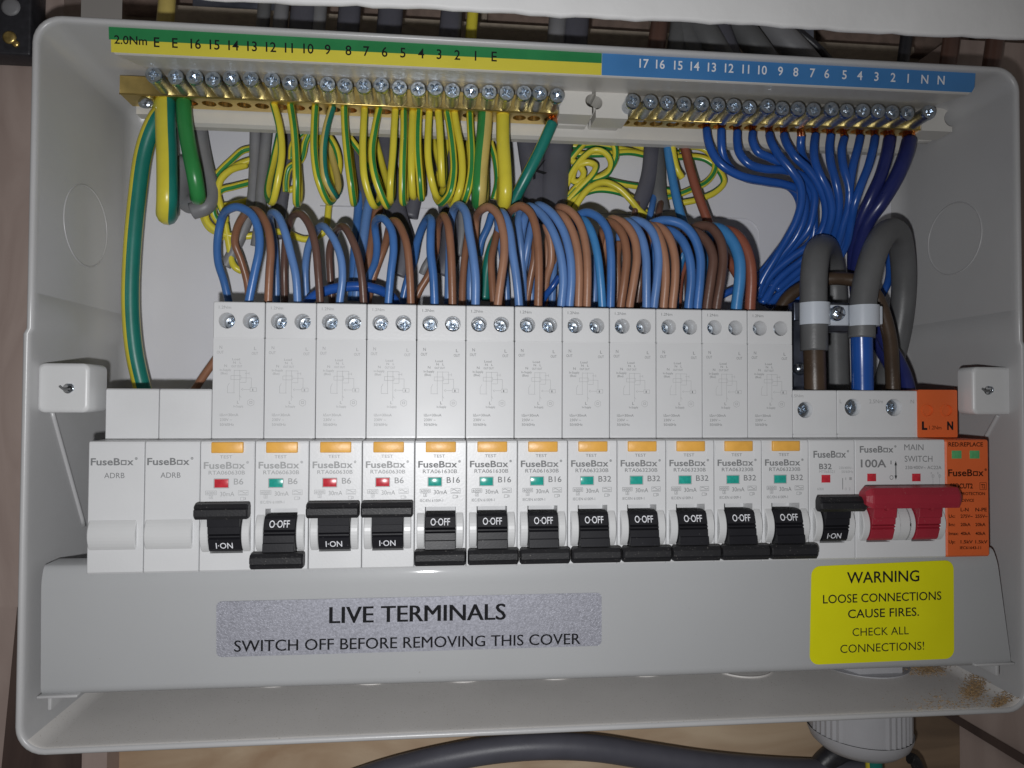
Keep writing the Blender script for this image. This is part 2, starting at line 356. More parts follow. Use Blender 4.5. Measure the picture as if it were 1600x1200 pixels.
# brick wall seen over the box
b = MB(); b.box(-40, 460, 112, 120, 120, 330, 'mortar'); bw = b.build('brick_wall'); bw['kind'] = 'structure'
row = 0; z = 139.
src = None
for row in range(4):
    x = -38.+(row % 2)*44
    while x < 450:
        w = 82+random.uniform(-4, 4)
        b = MB(); b.box(-w/2, w/2, -3, 3, -13, 13, 'brick', 1.2, 2); o = b.build('brick', bw); o.location = Vector((x+w/2, 110+random.uniform(-.8, .8), z+13+random.uniform(-.5, .5)))*S
        x += w+5
    z += 31
# stone ledge behind top edge
zl = at(960, 46, 84).z; b = MB(); b.box(-12, 352, 84, 106, zl-3.2, zl, 'ledge', .6); b.build('ledge')['kind'] = 'structure'
# black bracket at the top left
e = empty('metal_bracket', at(22, 85, 50))
b = MB(); A = at(47, 86, 48); b.box(A.x-60, A.x, 48, 59, A.z, A.z+60, 'hard', .8); b.build('bracket_plate', e, None).location = -e.location
for q, r in (((15, 9), 3.6), ((13, 57), 2.6), ((23, 67), 1.4)):
    p = at(*q, 47.2); b = MB(); b.lathe([(0.01, 0), (r*.7, .1), (r, .6), (r, 1.2)], 'greyL' if r > 3 else 'brass', 20, (p.x, p.y, p.z)); b.build('bolt_head', e).location = -e.location
tag(e, 'black metal bracket with round bolt heads in the top left corner', 'bracket')
# white board across the top
e = MB(); L0 = at(270, -6, -34); R0 = at(1625, 58, -34); n = 60; vs = []; fs = []
for i in range(n+1):
    t = i/n; x = L0.x+(R0.x+12-L0.x)*t; z = L0.z+(R0.z-L0.z)*t+.35*math.sin(i*1.9)*math.sin(i*.7)+.25*random.random()+(-1.2*max(0, t-.55)*2.2 if t > .55 else 0)+(1.1*max(0, t-.8)*5*.5 if t > .8 else 0)
    for (y, dz) in ((-34, 75), (-34, 1.0), (-33.4, .3), (-32, .3), (-30, 1.5), (-30, 75)): vs.append((x, y+.4*math.sin(i*.31), z+dz))
for i in range(n):
    for j in range(5): fs.append([i*6+j, i*6+j+1, (i+1)*6+j+1, (i+1)*6+j])
fs += [[0, 1, 2, 3, 4, 5], [n*6+j for j in (5, 4, 3, 2, 1, 0)]]
e.add(vs, fs, 'lid', True); tag(e.build('white_board'), 'rough edged white board hanging across the top above the box', 'board')

# ================================================================== THE ENCLOSURE
enc = empty('enclosure', ((XL+XR)/2, YB, ZB))
tag(enc, 'open light grey steel consumer unit box with rounded corners', 'electrical box')
def par(o, p): o.parent = p; o.location = Vector(o.location)-p.location if False else o.location; return o
class ENC:   # builds in absolute mm under the enclosure empty
    pass
def ebuild(mb, name, parent=None):
    o = mb.build(name, parent or enc); 
    if parent is None: o.location = -enc.location
    return o
def rim_loop(ins, y, r, step=True, groove=0.):
    x0, x1, z0, z1 = XL+ins, XR-ins, ZB+ins, ZT-ins; rr = max(.5, r); N = 7; out = []
    def arc(cx, cz, a):
        for i in range(N+1): t = math.radians(a+90*i/N); out.append([cx+rr*math.cos(t), y, cz+rr*math.sin(t)])
    mids = [49.3, 49.05, 48.8, 37, 35.2]
    arc(x1-rr, z1-rr, 0); arc(x0+rr, z1-rr, 90)
    for z in mids: out.append([x0, y, z])
    arc(x0+rr, z0+rr, 180); arc(x1-rr, z0+rr, 270)
    for z in reversed(mids): out.append([x1, y, z])
    for p_ in out:
        side = -1 if p_[0] < 100 else 1
        if abs(p_[0]-x0) < .01 or abs(p_[0]-x1) < .01:
            if p_[2] < 36 : p_[0] += side*1.0
            if abs(p_[2]-49.05) < .01: p_[0] += side*groove
        elif p_[2] < 36: p_[0] += side*1.0*min(1, abs(p_[0]-(x0+x1)/2)/((x1-x0)/2))
    # the real box is a little deeper at the bottom right
    return out
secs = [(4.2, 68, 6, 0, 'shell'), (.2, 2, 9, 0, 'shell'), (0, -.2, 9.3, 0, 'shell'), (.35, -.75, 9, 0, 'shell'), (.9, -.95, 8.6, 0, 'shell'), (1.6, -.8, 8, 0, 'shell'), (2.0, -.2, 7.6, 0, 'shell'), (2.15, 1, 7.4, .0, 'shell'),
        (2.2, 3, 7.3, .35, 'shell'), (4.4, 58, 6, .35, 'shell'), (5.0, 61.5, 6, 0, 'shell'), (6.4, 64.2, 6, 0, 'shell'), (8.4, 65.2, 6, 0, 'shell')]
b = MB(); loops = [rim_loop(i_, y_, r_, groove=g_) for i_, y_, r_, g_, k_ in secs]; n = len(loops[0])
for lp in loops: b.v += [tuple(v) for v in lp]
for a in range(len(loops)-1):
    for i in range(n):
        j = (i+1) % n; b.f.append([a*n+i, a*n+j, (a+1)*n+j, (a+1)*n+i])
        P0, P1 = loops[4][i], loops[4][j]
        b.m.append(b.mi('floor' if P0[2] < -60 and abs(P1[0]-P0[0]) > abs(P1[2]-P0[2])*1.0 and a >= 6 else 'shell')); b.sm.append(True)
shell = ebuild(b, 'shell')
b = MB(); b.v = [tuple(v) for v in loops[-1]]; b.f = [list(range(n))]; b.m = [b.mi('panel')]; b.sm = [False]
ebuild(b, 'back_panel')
b = MB(); q0, q1 = at(1187, 341, 64.6), at(500, 321, 64.6)
path = [(q1.x, 65.1, q1.z)]+[(q0.x-8, 65.1, q1.z)]+[(q0.x-8+8*math.sin(t), 65.1, q1.z-8+8*math.cos(t)) for t in (.4, .8, 1.2, 1.57)]+[(q0.x, 65.1, 20)]
b.tube(path, .28, 'panel', 6, sub=3); ebuild(b, 'pressed_line')
def ring(axis, c, r, t=.30, k='shell', tilt=0.):
    b = MB(); pts = []
    for i in range(41):
        a = 6.28319*i/40; p_, q_ = r*math.cos(a), r*math.sin(a)
        pts.append((c[0]+tilt*p_, c[1]+p_, c[2]+q_) if axis == 'X' else (c[0]+p_, c[1]+q_, c[2]+tilt*q_))
    return b.tube(pts, t, k, 6, sub=1, cap=False)
ix = lambda y: 2.2+(y-3)*.04
ebuild(ring('X', (XL+ix(31), 31, 78.5), 15, tilt=.04), 'knockout')
ebuild(ring('X', (XR-ix(31), 31, 83), 15, tilt=-.04), 'knockout')
for x, y, r in ((125.6, 48.5, 10.5), (162.6, 48, 10.5), (200.2, 47.8, 10.5), (242.6, 46, 13.5), (89, 49.5, 10.5), (51, 50.5, 10.5), (10.2, 53, 10.5)):
    ebuild(ring('Z', (x, y, ZB+ix(50)+.1), r, .42, 'floor', .04), 'knockout')
# rods shaped along the wall ridge's highlight streaks, and fixing posts
def onwall(px, py, side):
    a_, c_ = at(px, py, 0), at(px, py, 50); y = 20.
    for _ in range(12):
        q = a_+(c_-a_)*(y/50); tgt = (XL-1+ix(y)) if side < 0 else (XR+1-ix(y)); y = (tgt-a_.x)/((c_.x-a_.x)/50)
    return a_+(c_-a_)*(y/50)
for sx, A, B_ in ((-1, onwall(80, 640, -1), onwall(131, 822, -1)), (1, onwall(1560, 648, 1), onwall(1541, 682, 1))):
    b = MB(); b.tube([A, (A+B_)/2, B_], .85, 'shell', 10); ebuild(b, 'streak_rib')
def post(x0, x1, z0, z1, y0, hx, hz, sx):
    b = MB(); n = 5; out = rrect(x0, x1, z0, z1, 2.2, n); hole = circ(hx, hz, 1.7, 16)
    inn = rrect(x0+1.2, x1-1.2, z0+1.2, z1-1.2, 1.4, n)
    N = len(out)
    vs = [(x, y0+(13 if sx < 0 else 8), z) for x, z in out]+[(x, y0+1, z) for x, z in out]+[(x+(.25 if x < hx else -.25), y0+.2, z+(.25 if z < hz else -.25)) for x, z in out]+[(x, y0, z) for x, z in inn]
    fs = [[a*N+i, a*N+(i+1) % N, (a+1)*N+(i+1) % N, (a+1)*N+i] for a in range(3) for i in range(N)]
    b.add(vs, fs, 'hump', True); b.holed(inn, [hole], y0, 'hump'); b.lathe([(1.7, y0), (1.7, y0+3)], 'hump', 16, (hx, 0, hz))
    b.lathe([(0.01, 0), (1.7, 0)], 'dark', 16, (hx, y0+3, hz), smooth=False)  # black disc, the shade of the hole painted on its bottom
    o = ebuild(b, 'fixing_post')
    b = MB(); b.tube([(hx-2.6, y0-.1, hz+.8), (hx-1.2, y0-.12, hz-.2), (hx+1.0, y0-.15, hz-.1)], .42, 'grey', 8)
    b.tube([(hx+.4, y0-.1, hz-1.2), (hx+1.7, y0-.15, hz-.3), (hx+1.4, y0-.15, hz+1.1), (hx, y0-.1, hz+1.3)], .38, 'zinc', 8)
    b.build('spring_clip', o)
    return o
A, B_ = at(58, 567, 5), at(138, 645, 5); h = at(106, 607, 5); post(A.x, B_.x, B_.z, A.z, 5, h.x, h.z, -1)
A, B_ = at(1520, 573, 5), at(1596, 648, 5); h = at(1544, 610, 5); post(A.x, B_.x+3, B_.z, A.z, 5, h.x, h.z, 1)
# hooks that hold the cover
for px, w, sg in ((60, 63, 1), (1520, 62, 1)):
    A = at(px, 1086 if px < 100 else 1036, 3.4); B_ = at(px+w, 1086 if px < 100 else 1034, 3.4)
    b = MB(); b.box(A.x, B_.x, 2.2, 7, A.z-.9, A.z, 'shell', .3); b.box(A.x+(3 if px < 100 else 9), A.x+(4.2 if px < 100 else 10.4), 3, 30, A.z-5, A.z-.6, 'shell', .3); ebuild(b, 'cover_hook')

# ---- label strip and terminal carrier
car = empty('terminal_carrier', at(760, 190, 45)); tag(car, 'cream plastic carrier under the coloured number strip, holding both terminal bars', 'terminal carrier')
def cb(mb, name): o = mb.build(name, car); o.location = -car.location; return o
TL, TR, BL, BR = at(170, 40, 1.2), at(1523, 108, 1.2), at(176, 83, 2.4), at(1520, 145, 2.4)
b = MB(); zt, zb_ = (TL.z+TR.z)/2, (BL.z+BR.z)/2
def zoff(x): return (TR.z-TL.z)*((x-TL.x)/(TR.x-TL.x)-.5)
def strip_y(z): return 1.2+(TL.z-z)*.10
# body: front face, lower edge, shelf running back, rear face, foot
xa, xb = TL.x, TR.x
prof = [(1.3, zt), (2.5, zb_), (3.4, zb_-.2), (30.5, 137.2), (43.6, 137.2), (44, 124.5), (46, 123.6), (49.6, 123.6), (50, 136), (50, zt)]
b = MB(); vs = []
for x in (xa+1.2, xb-1.2):
    for y, z in prof:
        xx = x+(min(1, max(0, y-3)/12))*(4.5 if x < 100 else 1.5)
        vs.append((xx, y, z+zoff(x)*.8))
N = len(prof); b.add(vs, [[i, (i+1) % N, N+(i+1) % N, N+i] for i in range(N)]+[list(range(N)), [N+i for i in range(N)][::-1]], 'cream')
cb(b, 'carrier_body')
# foot ledge under the bars
A, B_ = at(213, 164, 44.5), at(1500, 195, 44.5)
b = MB(); A1, B1 = at(213, 178, 44.5), at(1490, 207, 44.5)
vs = [(A.x, 44.5, A.z), (B_.x, 44.5, B_.z), (B1.x, 44.5, B1.z), (A1.x, 44.5, A1.z)]
vs += [(A.x, 49.5, A.z), (B_.x, 49.5, B_.z), (B1.x, 49.5, B1.z), (A1.x, 49.5, A1.z)]
b.add(vs, [[0, 1, 2, 3], [4, 7, 6, 5], [0, 4, 5, 1], [1, 5, 6, 2], [2, 6, 7, 3], [3, 7, 4, 0]], 'cream'); cb(b, 'carrier_foot')
for q in ((830, 186), (1035, 193.5), (1150, 197), (1260, 200)):
    p = at(*q, 44.3); b = MB(); b.box(p.x-2.6, p.x+2.6, 44.1, 44.45, p.z-.45, p.z+.45, 'dark'); cb(b, 'slot')  # thin black blocks on the face, painted shade instead of cut openings
# coloured strips: thin printed sheets on the sloping front
def ptz(px, f):   # f 0 top .. 1 bottom of strip
    return at(px, 80, 1.6).x
def sheet(px0, px1, f0, f1, k, off=.06, rc=0.):
    b = MB(); x0, x1 = ptz(px0, 0), ptz(px1, 0); H = zt-zb_
    def P(x, f): z = zt-H*f; return (x, strip_y(z)-off, z+zoff(x))
    pts = [P(x0, f0), P(x1, f0), P(x1, f1), P(x0, f1)]
    if rc: pts = [P(x0, f0), P(x1, f0), P(x1-.2, f1-.2), P(x1-1.2, f1), P(x0, f1)]
    n_ = len(pts); v2 = pts+[(p_[0], p_[1]+.05, p_[2]) for p_ in pts]
    b.add(v2, [list(range(n_)), list(range(n_, 2*n_))[::-1]]+[[i, (i+1) % n_, n_+(i+1) % n_, n_+i] for i in range(n_)], k); return b
g1 = cb(sheet(170, 940, 0, .52, 'lgrn'), 'green_strip'); y1 = cb(sheet(173, 940, .522, 1, 'lyel'), 'yellow_strip'); b1 = cb(sheet(940.5, 1523, 0, 1, 'lblu', rc=1), 'blue_strip')
def pxx(px, y=1.8): return at(px, 100, y).x
mb = MB()
def num(txt, xc, yb, w, h, k):
    A = at(xc, yb, 1.7); T = at(xc, yb-h, 1.7); hh = T.z-A.z; glyph(txt, .012); ww = hh*_A[(txt, .012)]*(.95 if len(txt) < 3 else 1.0)
    put(mb, txt, A.x-ww/2, A.x+ww/2, A.z, hh, 0, k, .012, 0, fy=lambda z: strip_y(z-zoff(A.x))-.12)
num('2.0Nm', 204.5, 69.5, 46, 12.5, 'blk')
en = ['E', 'E', '16', '15', '14', '13', '12', '11', '10', '9', '8', '7', '6', '5', '4', '3', '2', '1', 'E']
ex = [245, 273.5, 306, 335.5, 365, 394, 423.5, 451.5, 482, 512, 544.5, 572.5, 601, 629.5, 658, 686, 714.5, 743, 772]
for i, (t, x) in enumerate(zip(en, ex)):
    yb = 73.5+(x-245)*(96-73.5)/(772-245)
    num(t, x, yb, 11 if t == 'E' else (4 if t == '1' else (9.5 if len(t) == 1 else 18)), 14.5, 'blk')
nn = ['17', '16', '15', '14', '13', '12', '11', '10', '9', '8', '7', '6', '5', '4', '3', '2', '1', 'N', 'N']
nx = [1006, 1031.5, 1059.5, 1085.5, 1112, 1139, 1165, 1191, 1219, 1243, 1269, 1291.5, 1319, 1343, 1369, 1395, 1418.5, 1444.5, 1470]
for t, x in zip(nn, nx):
    yb = 106+(x-1006)*(132-106)/(1470-1006)
    num(t, x, yb, 11 if t == 'N' else (3.5 if t == '1' else (9 if len(t) == 1 else 16.5)), 13, 'wht')
cb(mb, 'lettering')
# the two cream end clips in the middle with a keyhole between, and the one at the far right
def clipmb(px0, px1, py0, py1, bite, side, Y=27, k='cream'):
    A, B_ = at(px0, py0, Y), at(px1, py1, Y); x0, x1, z1, z0 = A.x, B_.x, A.z, B_.z; zc = (z0+z1)/2-.2; out = [(x0, z0), (x1, z0)]
    if 'r' in side: out += [(x1-bite*math.cos(t)*1.0, zc+bite*math.sin(t)) for t in [(-90+20*i)*math.pi/180 for i in range(10)]]
    out += [(x1, z1), (x0, z1)]
    if 'l' in side: out += [(x0+bite*math.cos(t), zc-bite*math.sin(t)) for t in [(-90+20*i)*math.pi/180 for i in range(10)]]
    n_ = len(out); b = MB(); b.holed(out, [], Y, k)
    b.add([(x, Y, z) for x, z in out]+[(x, Y+10, z) for x, z in out], [[i, (i+1) % n_, n_+(i+1) % n_, n_+i] for i in range(n_)], k); return b
cb(clipmb(874, 925, 131, 180, 2.7, 'r'), 'end_clip'); cb(clipmb(931, 981, 136, 186, 2.7, 'l'), 'end_clip')
cb(clipmb(1440, 1488, 160, 206, 3.6, 'r', 30), 'end_clip')
for q0, q1 in (((868, 183), (917, 197)), ((921, 185), (968, 199)), ((1435, 209), (1459, 220))):
    A, B_ = at(*q0, 40), at(*q1, 40); b = MB(); b.box(A.x, B_.x, 40, 45, B_.z, A.z, 'cream', .8); cb(b, 'clip_foot')

# ---- terminal bars
def bar(name, label, pxs, pys, ends, back, cat='terminal bar'):
    hc = (31.+back)/2-36; hr_ = min(2.7, (back-31)/2-.7)
    n_ = len(pxs); H = [at(x, y, 20) for x, y in zip(pxs, pys)]
    z0 = sum(h_.z for h_ in H)/n_
    A = Vector(H[0]); Bv = Vector(H[-1]); sl = (Bv.z-A.z)/(Bv.x-A.x)
    e = empty(name, (A.x, 36, A.z-3)); tag(e, label, cat)
    org = Vector((A.x, 36, A.z-3))
    x0, x1 = ends[0]-org.x, ends[1]-org.x; zc = lambda x: (x+org.x-A.x)*sl+A.z-org.z
    b = MB(); Yf, Yk = 31.-36, back-36; ht, hb = 4.0, -2.9
    # bottom face with round wire holes, front, top
    holes = [circ(h_.x-org.x, hc, hr_, 16) for h_ in H]
    loops_ = [[Vector((p_[0], p_[1], 0)) for p_ in lp] for lp in [[(x0, Yf), (x1, Yf), (x1, Yk), (x0, Yk)]]+[[(c_[0], c_[1]) for c_ in hh] for hh in holes]]
    tr = tessellate_polygon(loops_); vs = [(v.x, v.y, zc(v.x)+hb) for lp in loops_ for v in lp]; b.add(vs, [list(t) for t in tr], 'brass')
    for h_ in H:
        c_ = circ(h_.x-org.x, hc, hr_, 16); m_ = len(c_)
        b.add([(x, y, zc(x)+hb) for x, y in c_]+[(x, y, zc(x)+hb+4.5) for x, y in c_], [[i, (i+1) % m_, m_+(i+1) % m_, m_+i] for i in range(m_)]+[list(range(m_, 2*m_))], 'brass', False)
    q = [(x0, Yf, zc(x0)+hb), (x1, Yf, zc(x1)+hb), (x1, Yf, zc(x1)+ht), (x0, Yf, zc(x0)+ht), (x0, Yk, zc(x0)+hb), (x1, Yk, zc(x1)+hb), (x1, Yk, zc(x1)+ht), (x0, Yk, zc(x0)+ht)]
    b.add(q, [[0, 1, 2, 3], [3, 2, 6, 7], [0, 3, 7, 4], [1, 5, 6, 2], [4, 7, 6, 5]], 'brass')
    # narrow polished edge
    b.tube([(x0, Yf-.05, zc(x0)+hb), (x1, Yf-.05, zc(x1)+hb)], .35, 'brass', 6, sub=1)
    b.build('bar', e)
    src = None
    for i, h_ in enumerate(H):
        # screws stand at slightly different heights and lean a little
        y_ = random.uniform(-1.2, 1.0)
        loc = (h_.x-org.x, 20-36+y_, h_.z-org.z); sp = random.uniform(0, 3)
        if src is None: src = screw_obj(2.95, 13, 'terminal_screw', e, loc, sp)
        else: screw_copy(src, e, loc, sp)
    return e, H, zc, org
exs = [240, 273, 304, 331, 362, 392, 425, 452, 481, 511, 538.5, 568, 596, 624, 653, 680, 707, 736, 764.5, 792, 819, 843, 871]
eys = [117+(148-117)*(x-240)/631 for x in exs]
EB, EH, ezc, eorg = bar('earth_bar', 'long brass earth terminal bar with silver screws under the green and yellow strip', exs, eys, (at(187, 130, 31).x, at(880, 150, 31).x), 42.5)
nxs = [989, 1017, 1043, 1070, 1096, 1122, 1147, 1173, 1198, 1224, 1248, 1273, 1299, 1325, 1349, 1373, 1397, 1421, 1452]
nys = [157+(175-157)*(x-989)/463+(2.5*math.sin((x-989)/463*3.1)) for x in nxs]
NB, NH, nzc, norg = bar('neutral_bar', 'brass neutral terminal bar with silver screws under the blue strip', nxs, nys, (at(975, 170, 31).x, at(1452, 190, 31).x), 38.6)
p = at(230, 158, 33); b = MB(); b.lathe([(.01, -1.7), (1.4, -1.5), (2.6, -.8), (3.3, 0), (3.3, 1)], 'zinc', 24, (0, 0, 0)); o = b.build('fixing_screw', EB); o.location = (p-eorg)*S
o.rotation_euler = (-.6, 0, 0)

# ================================================================== WIRES
def wire(name, label, cat, pts, r, k, group=None, stripe=None, cu=None, flat=1., rot=0., n=12, rfun=None, child=None, sub=7):
    if not isinstance(pts[0], Vector) and cu is None:      # cores and cables that come down behind the carrier start above it
        if 160 < pts[0][1] < 226 and pts[0][2] >= 48 and 300 < pts[0][0] < 1075: pts = [(pts[0][0], 120, max(pts[0][2]+4, 57))]+[(x, y, max(Y, 54.5) if y < 215 else Y) for x, y, Y in pts]
    P = [at(*p_) if not isinstance(p_, Vector) else p_ for p_ in pts]
    b = MB(); b.tube(P, r, k, n, stripe, flat, True, rot, sub, rfun)
    o = tag(b.build(name, None, P[0]), label, cat, group)
    if cu is not None:
        d = P[0]-P[1]; d.normalize(); up = P[0]+Vector((0, 1.2, cu))
        c = MB()
        for q in range(5):
            a = q*1.2566; dx, dy = .5*r*math.cos(a), .5*r*math.sin(a)
            c.tube([P[0]-d*1.0+Vector((dx, dy, 0)), P[0]+Vector((dx*1.2+random.uniform(-.2, .2), dy, .7)), up+Vector((dx*.9, dy, 0))], r*.36, 'copper', 6, sub=3)
        c.build('copper_core', o, None).location = (0, 0, 0)
        ch = o.children[0]; ch.matrix_parent_inverse = Matrix.Translation(-o.location)
    return o
YG = 'green and yellow earth wires looping below the earth bar'
def earth(px, py, label, pts, r=1.45, rot=0., sw=3, k='yel', s='grn', back=None, ys=None, so=0):
    """front strand from the earth bar, bottom of the loop and the strand going back up behind it"""
    n_ = len(pts); P = [(px, py, 35.5)]
    for i, (x, y) in enumerate(pts):
        t = (i+1)/n_; Y = 35.5-6*math.sin(min(1, t*1.15)*math.pi*.62)+(0 if t < .8 else (t-.8)*20)
        if ys: Y = ys[i]
        P.append((x, y, Y))
    lx, ly, lY = P[-1]
    dx = back if back is not None else -6
    fx = pts[1][0]; P += [(lx+dx*.5, ly+3, lY+5), (lx+dx, ly-12, lY+10), (lx*.5+fx*.5+dx*.7, ly-60, 53), (fx+dx*.2, 200, 56), (fx, 180, 57), (fx, 125, 59)]
    return wire('earth_wire', label, 'wire', P, r, k, YG, (s, so, sw), 2.6, rot=rot)
# tube angle 0 lies to the photo's left or right of the strand, pi/2 towards or away from the camera
def E(i, *a, **k): return earth(*a, **k)
ORD = {}
wire('earth_wire', 'thick green and yellow earth wire curving down the far left side of the box', 'wire',
     [(262, 168, 40), (250, 178, 40), (237, 200, 40), (224, 240, 41), (214, 310, 42), (206, 400, 43), (204, 480, 44), (210, 550, 45), (222, 605, 46), (232, 640, 46)], 3.25, 'yel', YG, ('teal', 0, 4), n=14)
earth(258, 156, 'thickest yellow earth wire at the left end of the earth bar', [(259, 200), (261, 260), (261, 310), (260, 333)], 3.7, back=4, so=9, sw=5, rot=0., s='teal')
earth(287, 158, 'thick all green looking earth wire second from the left on the earth bar', [(289, 190), (295, 230), (304, 275), (309, 305)], 2.9, k='grn', s='grn', back=-1)
tl = 'green and yellow earth wire from the %s terminal screw from the left of the earth bar'
tw = [
 (427, 160, [(437, 200), (440, 240), (435, 275), (427, 312)], dict(so=4, sw=3, back=-9), 'bowed green and yellow earth wire below number twelve'),
 (453, 160, [(459, 200), (462, 240), (463, 280), (463, 315)], dict(so=1, sw=2, back=5), 'straight green and yellow earth wire below number eleven'),
 (493, 164, [(491, 200), (491, 240), (497, 280), (510, 312)], dict(so=1, sw=2, back=14), 'green and yellow earth wire bending right below number ten'),
 (520, 166, [(510, 200), (505, 240), (509, 280), (521, 303)], dict(so=0, sw=3, k='yelp', s='teal', back=8), 'dull faded green and yellow earth wire below number nine'),
 (538, 163, [(539, 200), (543, 245), (548, 285), (552, 314)], dict(so=1, sw=2, back=2), 'green and yellow earth wire below number eight'),
 (570, 168, [(568, 200), (567, 240), (570, 280), (582, 318)], dict(so=11, sw=2, back=12), 'mostly yellow earth wire below number seven'),
 (593, 168, [(586, 200), (581, 240), (587, 280), (602, 318)], dict(so=1, sw=2, back=8), 'green and yellow earth wire swinging left then right below number six'),
 (618, 167, [(616, 200), (614, 240), (610, 285), (610, 310)], dict(so=11, sw=2, back=3), 'yellow earth wire with a thin green edge, left one of the pair below number five'),
 (631, 172, [(631, 210), (629, 260), (629, 313)], dict(so=1, sw=2, back=6), 'green striped earth wire, right one of the pair below number five'),
 (645, 172, [(643, 220), (643, 270), (645, 304)], dict(so=11, sw=1, back=4), 'plain yellow looking earth wire, left one of the pair below number four'),
 (655, 166, [(653, 200), (653, 240), (656, 280), (658, 306)], dict(so=2, sw=2, back=2), 'green striped earth wire, right one of the pair below number four'),
 (671, 172, [(669, 210), (669, 245), (674, 280), (681, 304)], dict(so=0, sw=1, back=12), 'yellow earth wire, left one of the pair below number three'),
 (684, 166, [(687, 200), (689, 245), (691, 285)], dict(so=11, sw=2, back=3), 'short looped yellow earth wire, right one of the pair below number three'),
 (698, 172, [(703, 200), (708, 240), (709, 270), (704, 300), (694, 314)], dict(so=2, sw=2, back=-14), 'green striped earth wire curling left below number two'),
 (709, 168, [(714, 200), (721, 240), (722, 275), (717, 300), (710, 317)], dict(so=11, sw=1, back=-8), 'yellow earth wire bowed right below number two'),
 (734, 174, [(735, 200), (737, 240), (736, 270), (731, 298), (726, 312)], dict(so=2, sw=2, back=-4), 'green striped earth wire below number one'),
 (759, 169, [(756, 210), (751, 260), (749, 295), (748, 315)], dict(r=3.0, so=11, sw=4, k='grn', s='yelp', back=5), 'thick half green half tan earth wire below the right letter E'),
 (786, 174, [(786, 220), (789, 265), (790, 300), (788, 318)], dict(r=2.75, so=11, sw=2, back=-2, s='teal'), 'thick yellow earth wire right of the letter E'),
]
for px, py, pts, kw, lb in tw: earth(px, py, lb, pts, **kw)
wire('earth_wire', 'teal green earth wire running down to the left from the last earth bar screw', 'wire',
     [(863, 192, 33), (856, 208, 33), (842, 238, 34), (823, 275, 36), (805, 310, 40), (788, 350, 46), (770, 385, 51), (761, 420, 53), (757, 470, 54)], 2.35, 'teal', None, ('yel', 5, 2), 2.6)
